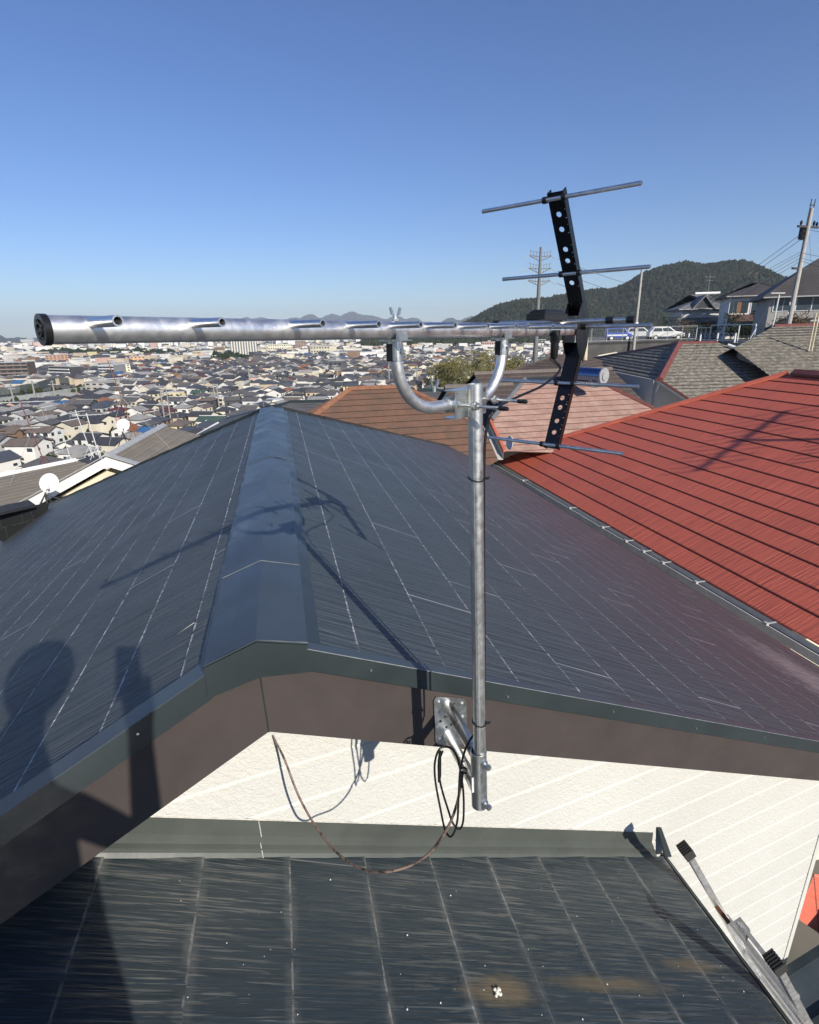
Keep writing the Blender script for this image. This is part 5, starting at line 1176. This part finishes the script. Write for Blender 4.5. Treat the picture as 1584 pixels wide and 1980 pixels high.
# cars
def car(c,yaw,L_,H_,col,label,name,van=False,glass=GLASS,two=None):
    t=thing(name,c,label,'van' if van else 'car'); f=az(yaw); s=f.cross(Z); Wd=1.75
    if van: prof=[(-.5,.22),(-.5,.62),(-.48,.95),(-.43,1.),(.18,1.),(.34,.62),(.47,.52),(.5,.40),(.5,.2)]; win=[(-.45,.62),(-.44,.9),(.17,.9),(.29,.62)]
    else: prof=[(-.5,.25),(-.5,.60),(-.47,.66),(-.40,.96),(-.32,1.),(.06,1.),(.22,.66),(.42,.58),(.49,.48),(.5,.25)]; win=[(-.42,.66),(-.36,.91),(.05,.91),(.17,.66)]
    pt=lambda u,z,w_: c+f*(u*L_)+Z*(z*H_)+s*w_
    m=MB(); m.prism([pt(u,z,-Wd/2) for u,z in prof],s*Wd); o=m.build('body',col,t); b=o.modifiers.new('b','BEVEL'); b.width=.07; b.segments=3; o.data.polygons.foreach_set('use_smooth',[True]*len(o.data.polygons)); o.data.set_sharp_from_angle(angle=R(50))
    for sd in (-1,1):
        w0=[win[0],win[1],((win[1][0]+win[2][0])*.5-.02,win[1][1]),((win[0][0]+win[3][0])*.5-.02,win[0][1])]; w1=[((win[0][0]+win[3][0])*.5+.01,win[0][1]),((win[1][0]+win[2][0])*.5+.01,win[1][1]),win[2],win[3]]
        for ww in (w0,w1): m=MB(); m.prism([pt(u,z,sd*(Wd/2+.012)) for u,z in ww],-s*sd*.03); m.build('window',glass,t)
    m=MB(); m.prism([pt(win[2][0]+.035,.92,-Wd*.42),pt(win[3][0]+.055,.67,-Wd*.42),pt(win[3][0]+.055,.67,Wd*.42),pt(win[2][0]+.035,.92,Wd*.42)],(f+Z).normalized()*.02); m.build('windscreen',glass,t)
    for u in (-.31,.32):
        for sd in (-1,1):
            p=c+f*(u*L_)+s*sd*(Wd/2-.1)+Z*.33; m=MB(); m.tube([p-s*.11,p+s*.13] if sd>0 else [p+s*.11,p-s*.13],.34,20); wl_=m.build('wheel',RUB,t); m=MB(); q=p+s*sd*.135; m.tube([q-s*.01,q+s*.01],.2,16); m.build('rim',ALU,wl_)
    for sd in (-1,1): m=MB(); m.box(pt(-.495,.60,sd*Wd*.42),f*.06,s*.16,Z*.3); m.build('tail_light',mk('tail_red',(.35,.02,.02),.3),t); m=MB(); m.box(pt(.48,.50,sd*Wd*.38),f*.08,s*.3,Z*.14); m.build('headlight',mk('lamp_clear',(.5,.5,.5),.1),t)
    if two:
        m=MB()
        for sd in (-1,1): m.prism([pt(-.502,.36,sd*(Wd/2+.006)),pt(.30,.36,sd*(Wd/2+.006)),pt(.30,.46,sd*(Wd/2+.006)),pt(-.502,.46,sd*(Wd/2+.006))],-s*sd*.01)
        m.build('stripe',two,t)
    return t
cw_=groundpt(1285,663,86); cw_.z=zdk; car(cw_,100,4.6,1.72,mk('car_white',(.75,.75,.72),.25,var=.03,bump=0),'white sport utility car parked side on behind the mesh fence','parked_car')
cw_=groundpt(1236,663,92); cw_.z=zdk; car(cw_,100,4.4,1.75,mk('car_white2',(.60,.60,.60),.3,var=.03,bump=0),'greyish white car half hidden left of the white sport utility car','parked_car')
cw_=groundpt(1194,663,86); cw_.z=zdk; car(cw_,97,3.4,1.75,mk('van_blue',(.06,.11,.42),.3,var=.05,bump=0),'small blue van with white roof and stripe behind the mesh fence','parked_van',True,two=WHITE)
# uphill houses
def bigh(px0,px1,ye,yb,D,label,wallm,roofm,rt,rh,dep,yaw,st,wins,extra=None,exps=.5):
    a=groundpt(px0,yb,D); b=groundpt(px1,yb,D); a.z=b.z=zdk-.1; c=(a+b)/2; w_=(b-a).length; top=groundpt((px0+px1)/2,ye,D).z; h=top-zdk+.1
    al=az(yaw+90); dp=az(yaw); c=c+dp*dep/2; t=thing('house',c,label,'house'); Pt=lambda u,v,z: c+al*u+dp*v+Z*z
    m=MB(); m.prism([Pt(-w_/2,-dep/2,-3),Pt(w_/2,-dep/2,-3),Pt(w_/2,dep/2,-3),Pt(-w_/2,dep/2,-3)],Z*(h+3)); 
    m.build('wall',wallm,t)
    A_,B_=Pt(-w_/2+(dep/2 if rt==1 else -.3),0,h+rh),Pt(w_/2-(dep/2 if rt==1 else -.3),0,h+rh); O=.7; e=-O*rh/(dep/2)
    c0_=[Pt(-w_/2-O,-dep/2-O,h+e),Pt(w_/2+O,-dep/2-O,h+e),Pt(w_/2+O,dep/2+O,h+e),Pt(-w_/2-O,dep/2+O,h+e)]
    m=MB(); fs=[[c0_[0],c0_[1],B_,A_],[c0_[2],c0_[3],A_,B_],[c0_[3],c0_[0],A_],[c0_[1],c0_[2],B_]]
    for q in fs: m.poly(q); m.poly([p-Z*.22 for p in q])
    for i in range(4): m.poly([c0_[i],c0_[(i+1)%4],c0_[(i+1)%4]-Z*.22,c0_[i]-Z*.22])
    ro=m.build('roof',roofm,t); m=MB(); m.tube([A_,B_],.16,8); m.build('ridge_tile',M_DRK,ro)
    m=MB(); m.tube([c0_[0]-Z*.15-dp*.06,c0_[1]-Z*.15-dp*.06],.07,8); m.build('gutter',GUT,t)
    for (u,z,ww,wh,kind) in wins:
        p=Pt(-w_/2+u*w_,-dep/2,z*h); m=MB(); m.box(p-dp*.02,al*(ww+.14),dp*.08,Z*(wh+.14)); fr=m.build('window',{'w':WHITE,'d':BARK,'b':mk('shutter_brown',(.24,.12,.06),.6)}[kind],t)
        if kind!='b':
            m=MB(); m.box(p-dp*.07-al*ww*.25,al*ww*.46,dp*.02,Z*wh); m.box(p-dp*.07+al*ww*.25,al*ww*.46,dp*.02,Z*wh); m.build('pane',GLASS,fr)
    return t,Pt,w_,h
GW=mk('render_grey',(.36,.345,.315),.9,var=.08,scale=.6); TILG=tile('uphill_grey',(.20,.20,.20)); TILB=tile('uphill_black',(.085,.075,.07))
t,Pt,w_,h=bigh(1476,1830,556,652,70,'large grey rendered two storey house with dark hipped roof behind the pole',GW,TILB,1,3.3,9,24,2,[(.085,.74,1.6,1.2,'w'),(.255,.74,2.6,1.2,'w'),(.5,.74,2.4,1.2,'w'),(.27,.30,1.3,1.1,'w'),(.19,.26,1.0,2.0,'d'),(.06,.2,1.6,1.0,'d')])
m=MB(); m.box(Pt(-w_/2+.19*w_,-5.1,h*.46),az(108)*2.6,az(18)*1.2,Z*.15); m.build('door_canopy',M_DRK,t)
t,Pt,w_,h=bigh(1402,1520,566,650,90,'white two storey house with brown shutters between tiled house and grey house',mk('render_white',(.78,.76,.72),.8),TILB,1,1.5,8,20,2,[(.16,.70,1.2,1.3,'b'),(.06,.70,.9,1.3,'w'),(.25,.70,.7,1.3,'d'),(.50,.70,2.0,1.4,'w'),(.66,.70,.6,1.6,'b'),(.3,.2,1.6,1.8,'d')])
m=MB(); m.prism([Pt(-w_*.5,-4,h*.52),Pt(w_*.5,-4,h*.52),Pt(w_*.5,-6.2,h*.40),Pt(-w_*.5,-6.2,h*.40)],Z*.15); m.build('porch_roof',tile('porch_brown',(.16,.09,.075)),t); m=MB(); m.box(Pt(0,-4.3,h*.58),az(104)*.8,az(14)*.4,Z*.7); m.build('air_conditioner',WHITE,t)
t,Pt,w_,h=bigh(1312,1400,592,652,100,'traditional low house with grey tiled gables and white ridge above the parking',mk('render_white2',(.60,.59,.56),.8),TILG,1,1.9,9,12,2,[(.18,.42,.9,.9,'d'),(.62,.40,1.8,1.5,'b'),(.86,.35,1.2,1.1,'w')])
m=MB(); m.tube([Pt(-w_*.08,0,h+2.05),Pt(w_*.5,0,h+2.05)],.2,8); m.build('ridge_tile',WHITE,t)
gA,gB,gC=Pt(-w_*.34,-5.5,h-.5),Pt(w_*.22,-5.5,h-.5),Pt(-w_*.06,-5.5,h+1.6); bk=az(12)*4
m=MB(); m.prism([gA,gC,gC-Z*.25,gA-Z*.25],bk); m.prism([gC,gB,gB-Z*.25,gC-Z*.25],bk); m.build('gable_roof',TILG,t); m=MB(); m.prism([gA+bk*.1+Z*.05,gB+bk*.1+Z*.05,gC+bk*.1-Z*.2],bk*.05); m.build('gable',M_DRK,t)
m=MB(); m.prism([Pt(-w_*.5-.6,-4.6,h*.62),Pt(w_*.5,-4.6,h*.62),Pt(w_*.5,-5.9,h*.50),Pt(-w_*.5-.6,-5.9,h*.50)],Z*.15); m.build('porch_roof',TILG,t)
c=groundpt(1370,560,100); aerial(V((c.x,c.y,h+zdk+1.3)),3.2,'roof antenna standing on the traditional tiled house uphill',False,((.85,2.4,7),(.7,1.6,5)),yaw=60)
# shrubs and trees uphill
for px_,yb,D,h_,rx,lab,mt_,nm,n_ in ((1300,662,92,3.0,1.6,'dark evergreen shrub left of the traditional house',GRN,'shrub',700),(1318,660,90,2.4,1.6,'brownish winter shrub before the traditional house',BARE,'shrub',500),(1338,658,88,1.6,1.8,'low dark hedge bush behind the white car',GRN,'shrub',500),(1375,656,86,1.8,2.0,'low dark hedge bush behind the white railing',GRN,'shrub',500),(1412,656,84,3.2,.9,'small garden tree before the white shuttered house',GRN,'tree',650),(1440,655,84,1.5,1.4,'rounded dark bush before the white shuttered house porch',GRN,'shrub',600),(1462,655,80,3.0,1.3,'dark bush left of the grey rendered house',GRN,'shrub',500),(1528,652,62,3.0,1.1,'reddish green shrub beside the leaning utility pole',BARE,'shrub',600),(1505,652,64,2.2,1.3,'dark bush at the foot of the grey rendered house',GRN,'shrub',400)):
    b_=groundpt(px_,yb,D); b_.z=zdk; tree(b_,h_,rx,lab,mt_,n_,.16,'tree' if nm=='tree' else 'shrub',name=nm,low=.1)
# poles on the hillside
b_=groundpt(1519,640,34); tpp=groundpt(1563,404,34); base=V((b_.x,b_.y,-6)); tpp2=V((b_.x+.02,b_.y-.2,tpp.z))
t=thing('utility_pole',base,'tall concrete utility pole with crossarms and wires at the right edge','utility pole'); ax_=(tpp2-base)
m=MB(); m.tube([base,tpp2],.14,12,rs=[.17,.085]); m.build('shaft',CONL,t)
a1_=az(70); 
for f,L_,hh in ((.93,1.35,.1),(.77,1.0,.06)):
    c=base+ax_*f; m=MB(); m.box(c,a1_*L_,a1_.cross(Z)*.08,Z*.09); m.build('crossarm',M_DRK,t)
m=MB(); c=base+ax_*.93; m.tube([c+a1_*.12,c+a1_*.14+Z*1.15],.022,6); m.tube([c-a1_*.14,c-a1_*.10+Z*1.15],.022,6); m.box(c+Z*.9,a1_*.3,a1_.cross(Z)*.04,Z*.04); m.build('pole_top_frame',M_DRK,t)
for s,z_ in ((.35,.12),(.55,.08),(-.5,.1)):
    m=MB(); q=c+a1_*s+Z*.05; m.tube([q,q+Z*z_,q+Z*(z_+.1)],.05,8,rs=[.03,.06,.03]); m.build('insulator',BLK,t)
m=MB(); m.box(c-Z*.25+az(-20)*.18,a1_*.3,az(-20)*.22,Z*.5); m.build('transformer_box',M_DRK,t)
ins=[base+ax_*.905-a1_*.3,base+ax_*.885-a1_*.25]
for q in ins: m=MB(); m.tube([q,q+(groundpt(1370,540,300)-q).normalized()*.35],.05,8,rs=[.08,.03]); m.build('strain_insulator',BLK,t)
for z_ in (.58,.62): m=MB(); p=base+ax_*z_; m.tube([p,p-RT*.12+Z*.05,p-RT*.14+Z*.16],.035,7); m.build('cable_bracket',WHITE,t)
def wire(a,b,sag,label,r_=.006,n=14):
    m=MB(); m.tube([a+(b-a)*(i/n)-Z*sag*4*(i/n)*(1-i/n) for i in range(n+1)],r_,5); o=m.build('wire',M_DRK,None); return tag(o,label,'wire','overhead wires')
fa_=[groundpt(1225,640,400),groundpt(1180,655,400)]
wire(ins[0],groundpt(1180,640,260),5,'upper overhead wire running left from the leaning pole across the hill',.012); wire(ins[1],groundpt(1170,655,260),5,'second overhead wire running left from the leaning pole',.012)
for k,(f,px2,py2) in enumerate(((.84,1150,610),(.83,1150,626),(.815,1150,640),(.80,1150,655))): wire(base+ax_*f,groundpt(px2,py2,120),2.5,['third','fourth','fifth','lowest'][k]+' overhead wire running left from the leaning pole',.009)
for k,(f,px2,py2) in enumerate(((.92,1700,450),(.83,1700,500),(.81,1700,516),(.80,1700,535))): wire(base+ax_*f,groundpt(px2,py2,26),.1,['top','second','third','lowest'][k]+' wire leaving the leaning pole to the right',.008)
wire(base+ax_*.9+a1_*.2,groundpt(1578,690,30),0,'thin stay wire hanging down right of the leaning pole',.005)
b_=groundpt(1488,660,48); b_.z=zdk-.5; t=thing('street_lamp',b_,'slim white lamp post before the large grey house','street lamp'); tp_=groundpt(1497,570,48); m=MB(); m.tube([b_,V((b_.x+.1,b_.y,tp_.z))],.05,8); m.build('post',STEEL,t); m=MB(); q=V((b_.x+.1,b_.y,tp_.z)); m.box(q+Z*.1-az(80)*.15,az(80)*1.1,az(-10)*.12,Z*.08); m.build('lamp_head',GUT,t)
b_=groundpt(1430,690,44); t=thing('stay_cable',b_,'slanting guy cable with white guard left of the lamp post','cable'); m=MB(); m.tube([b_,groundpt(1496,575,48)],.02,6); m.build('cable',M_DRK,t); m=MB(); m.tube([groundpt(1446,662,45),groundpt(1462,634,46)],.045,8); m.build('guard',WHITE,t)
b_=groundpt(1226,668,78); t=thing('utility_pole',b_,'slim pale pole rising behind the parked cars against the hill','utility pole'); tp_=groundpt(1229,522,78); m=MB(); m.tube([b_-Z*3,V((b_.x,b_.y,tp_.z))],.17,10,rs=[.2,.13]); m.build('shaft',CONL,t); m=MB(); m.tube([b_+Z*2.2,b_+Z*2.8],.26,10); m.build('band',WHITE,t)
for k,(x1_,y1_) in enumerate(((1480,640),(1480,652),(1340,648),(1150,560))): wire(V((b_.x,b_.y,tp_.z-.5-k*.7)),groundpt(x1_,y1_,95),1.2,['first','second','third','fourth'][k]+' thin wire from the slim pale pole, counted from its top',.012)
b_=groundpt(1131,735,34); t=thing('utility_pole',b_-Z*2,'short beige pole beside the dark retaining wall','utility pole'); m=MB(); m.tube([b_-Z*2,groundpt(1133,650,34)],.14,10); m.build('shaft',mk('beige_pole',(.6,.52,.36),.8),t); m=MB(); m.tube([groundpt(1124,722,33),groundpt(1125,668,33)],.03,6); m.build('conduit',STEEL,t)
for k,x_ in enumerate((1576,1582)): m=MB(); p=groundpt(x_-3,632,30); p2=groundpt(x_-6,606,30); m.tube([p-Z*1,V((p.x,p.y,p2.z))],.035,7); tag(m.build('marker_post',mk('beige_pole',(.6,.52,.36),.8),None),['left one of two short beige posts at the right edge','right one of two short beige posts at the right edge'][k],'post')
# white gable below the retaining wall
pk_=groundpt(1155,690,40); gable(pk_,groundpt(1190,690,46).xyz+Z*(pk_.z-groundpt(1190,690,46).z),2.4,.5,M_GB,CREAM,'cream verged gable end tucked under the dark retaining wall',WHITE,.4,3)
# steel pylon with three pairs of arms
D=150; b_=groundpt(1034,712,D); b_.z-=6; tp_=groundpt(1037,478,D); hh=tp_.z-b_.z; t=thing('pylon',b_,'tall grey steel power pylon with three tiers of arms against the sky','pylon')
PY=mk('pylon_steel',(.17,.17,.16),.6,var=.2,scale=.8); m=MB(); m.tube([b_,b_+Z*hh*.35,b_+Z*hh],.5,12,rs=[.85,.62,.30]); m.build('shaft',PY,t)
for py in (498,522,546):
    z_=groundpt(1036,py,D).z; a=az(78); c=V((b_.x,b_.y,z_))
    for s in (-1,1):
        m=MB(); e=c+a*s*3.0+Z*.4; m.tube([c-Z*.9,e],.10,5); m.tube([c+Z*.2,e],.10,5); m.tube([c-Z*.5+a*s*.8,c+Z*.25+a*s*1.2,c-Z*.1+a*s*1.8,e],.07,4); 
        for q in (.35,.6,.85): p=c+(e-c)*q; m.tube([p,p+Z*1.3],.07,4)
        m.tube([c+Z*1.0,e+Z*1.0],.07,4)
        m.build('arm',PY,t); m=MB(); m.tube([e,e+a*s*.9-Z*.6],.09,6); m.tube([e+a*s*.9-Z*.6,e+a*s*1.5-Z*.9],.05,5); m.build('insulator',GUT,t)
z_=groundpt(1036,600,D).z; c=V((b_.x,b_.y,z_)); m=MB()
for s in (-1,1): m.tube([c+az(78)*s*1.3,c+az(78)*s*1.3+Z*1.6],.07,5)
m.box(c,az(78)*2.8,az(-12)*1.6,Z*.15); m.build('platform',PY,t)
for k,py in enumerate((500,524,548)):
    for s in (-1,1):
        e=V((b_.x,b_.y,groundpt(1036,py,D).z))+az(78)*s*4.7; 
        if s>0: wire(e,groundpt(1480,560+k*20,330),6,['top','middle','lowest'][k]+' power line from the pylon across the hill face',.05)
# ================================================================== PHOTOGRAPHER (standing on the lower roof behind the camera; casts the shadows)
def lowz_(x,y):
    q=V((x,y,0)); return (lb.dot(nlo)-q.x*nlo.x-q.y*nlo.y)/nlo.z+.01
def skin(name,joints,edges,mat,parent=None,sub=2):
    me=bpy.data.meshes.new(name); me.from_pydata([j[0] for j in joints],edges,[]); o=bpy.data.objects.new(name,me); C.objects.link(o); reg(o,Matrix(),parent)
    sk_=o.modifiers.new('skin','SKIN'); 
    for i,j in enumerate(joints):
        sv=me.skin_vertices[0].data[i]; r_=j[1]; sv.radius=(r_,r_) if not isinstance(r_,tuple) else r_; sv.use_root=(i==0)
    s=o.modifiers.new('sub','SUBSURF'); s.levels=sub; s.render_levels=sub; me.materials.append(mat); return o
PX_,PY_=-.20,-.36
fz=lowz_(PX_,PY_); ftL=V((-.36,-.30,lowz_(-.36,-.30))); ftR=V((.14,-.40,lowz_(.14,-.40)))
pel=V((-.09,-.40,(fz+.80))); hd=V((-.135,-.26,.085)); nk=V((-.155,-.30,-.07)); ch=V((-.17,-.34,-.22))
shL=V((-.36,-.32,-.16)); shR=V((-.02,-.34,-.20)); elR=V((.10,-.20,-.47)); haR=V((.075,-.075,-.10)); elL=V((-.44,-.26,-.50)); haL=V((-.33,-.12,-.72))
ps=thing('person',V((PX_,PY_,fz)),'person in dark work clothes and hood holding up a phone','person')
J_=[(pel,(.17,.12)),((pel+ch)/2,(.14,.105)),(ch,(.155,.11)),(nk,.055),(hd-Z*.045,(.062,.072)),(hd+Z*.02,(.076,.09)),(hd+Z*.09,(.055,.065)),
 (shL,.062),(elL,.046),(haL-V((.0,.02,.05)),.030),(haL,(.034,.018)),(shR,.062),(elR,.046),(haR-V((0,.02,.06)),.030),(haR,(.036,.018)),
 (pel+V((-.09,0,-.06)),.085),((pel+V((-.09,0,0))+ftL)/2+V((0,.05,.02)),.060),(ftL+Z*.10,.042),(ftL+V((0,.14,.035)),.035),(pel+V((.09,0,-.06)),.085),((pel+V((.09,0,0))+ftR)/2+V((0,.05,.02)),.060),(ftR+Z*.10,.042),(ftR+V((0,.14,.035)),.035)]
E_=[(0,1),(1,2),(2,3),(3,4),(4,5),(5,6),(2,7),(7,8),(8,9),(9,10),(2,11),(11,12),(12,13),(13,14),(0,15),(15,16),(16,17),(17,18),(0,19),(19,20),(20,21),(21,22)]
k=len(J_)
for hidx,hp,sx_ in ((10,haL,1),(14,haR,-1)):
    for i in range(4):
        o0=hp+V((sx_*(.0),.0,.0))+V(((i-1.5)*.019,.004,.022)); L_=[.030,.034,.032,.026][i]
        J_+=[(o0,.010),(o0+V((0,.012,L_)),.0088),(o0+V((sx_*.004,.03,L_*1.5)),.0078)]; E_+=[(hidx,k),(k,k+1),(k+1,k+2)]; k+=3
    o0=hp+V((sx_*.034,.002,-.012)); J_+=[(o0,.011),(o0+V((sx_*.006,.018,.03)),.0095)]; E_+=[(hidx,k),(k,k+1)]; k+=2
SK=mk('skin',(.42,.26,.18),.6,var=.1); CLO=mk('work_cloth',(.04,.05,.07),.9,var=.3)
skin('body',J_,E_,CLO,ps)
m=MB(); 
for s in (-1,1): m.tube([hd+V((s*.028,.088,.025)),hd+V((s*.028,.095,.025))],.009,8)
m.prism([hd+V((-.012,.09,-.01)),hd+V((.012,.09,-.01)),hd+V((0,.094,.03))],V((0,.016,-.002))); m.box(hd+V((0,.088,-.038)),V((.04,0,0)),V((0,.01,0)),Z*.006)
for s in (-1,1): m.box(hd+V((s*.082,0,.01)),V((.012,0,0)),V((0,.03,0)),Z*.055)
m.build('face',SK,ps)
m=MB(); rr=[(-.10,.085),(-.06,.115),(.0,.135),(.05,.128),(.095,.098),(.125,.05),(.132,.005)]; m.tube([hd+V((0,-.025,.02+z)) for z,_ in rr],.1,20,rs=[r_ for _,r_ in rr]); m.build('hood',CLO,ps,smooth=True)
m=MB(); m.box(V((.030,-.012,-.045)),V((.072,0,0)),FW*.008,UP*.148); o=m.build('phone',BLK); tag(o,'black phone held upright in the hands of the person','phone')
# ================================================================== HAZE
hz=MB(); hz.v=[]; a=17000
hz.prism([V((-a,-a,-120)),V((a,-a,-120)),V((a,a,-120)),V((-a,a,-120))],Z*(120+620)); o=hz.build('haze',BLK); o.data.materials.clear(); hm=bpy.data.materials.new('haze_air'); hm.use_nodes=True; ht=hm.node_tree; ht.nodes.clear(); pv=ht.nodes.new('ShaderNodeVolumePrincipled'); ou=ht.nodes.new('ShaderNodeOutputMaterial'); ht.links.new(pv.outputs[0],ou.inputs['Volume']); pv.inputs['Color'].default_value=(.82,.90,1,1); pv.inputs['Density'].default_value=.75e-4; pv.inputs['Anisotropy'].default_value=0.; o.data.materials.append(hm); tag(o,kind='stuff')
# ================================================================== CAMERA, SUN, SKY
cam=bpy.data.cameras.new('camera'); co=bpy.data.objects.new('camera',cam); C.objects.link(co); sc.camera=co
cam.sensor_fit='HORIZONTAL'; cam.sensor_width=36; cam.lens=36*F/1584; cam.clip_start=.02; cam.clip_end=60000
co.matrix_world=Matrix((RT,UP,-FW)).transposed().to_4x4()
sl=bpy.data.lights.new('sun','SUN'); sl.energy=5.0; sl.angle=R(.53); sl.color=(1,.94,.84); so=bpy.data.objects.new('sun',sl); C.objects.link(so)
so.matrix_world=SUN.to_track_quat('Z','Y').to_matrix().to_4x4()
w=bpy.data.worlds.new('World'); sc.world=w; w.use_nodes=True; nt=w.node_tree; nt.nodes.clear()
bg=nt.nodes.new('ShaderNodeBackground'); sk=nt.nodes.new('ShaderNodeTexSky'); wo=nt.nodes.new('ShaderNodeOutputWorld')
sk.sky_type='NISHITA'; sk.sun_disc=False; sk.sun_elevation=R(28.4); sk.sun_rotation=R(148); sk.air_density=1.0; sk.dust_density=.3; sk.ozone_density=6.0; sk.altitude=300
bg.inputs[1].default_value=.103; hs=nt.nodes.new('ShaderNodeHueSaturation'); hs.inputs['Hue'].default_value=.510; hs.inputs['Saturation'].default_value=1.08; nt.links.new(sk.outputs[0],hs.inputs['Color']); nt.links.new(hs.outputs[0],bg.inputs[0]); nt.links.new(bg.outputs[0],wo.inputs[0])
sc.view_settings.view_transform='Standard'; sc.view_settings.look='None'; sc.view_settings.exposure=.28; sc.view_settings.gamma=1
sc.render.engine='CYCLES'; sc.cycles.use_denoising=True; sc.cycles.max_bounces=6; sc.cycles.volume_bounces=0; sc.cycles.caustics_reflective=False; sc.cycles.caustics_refractive=False
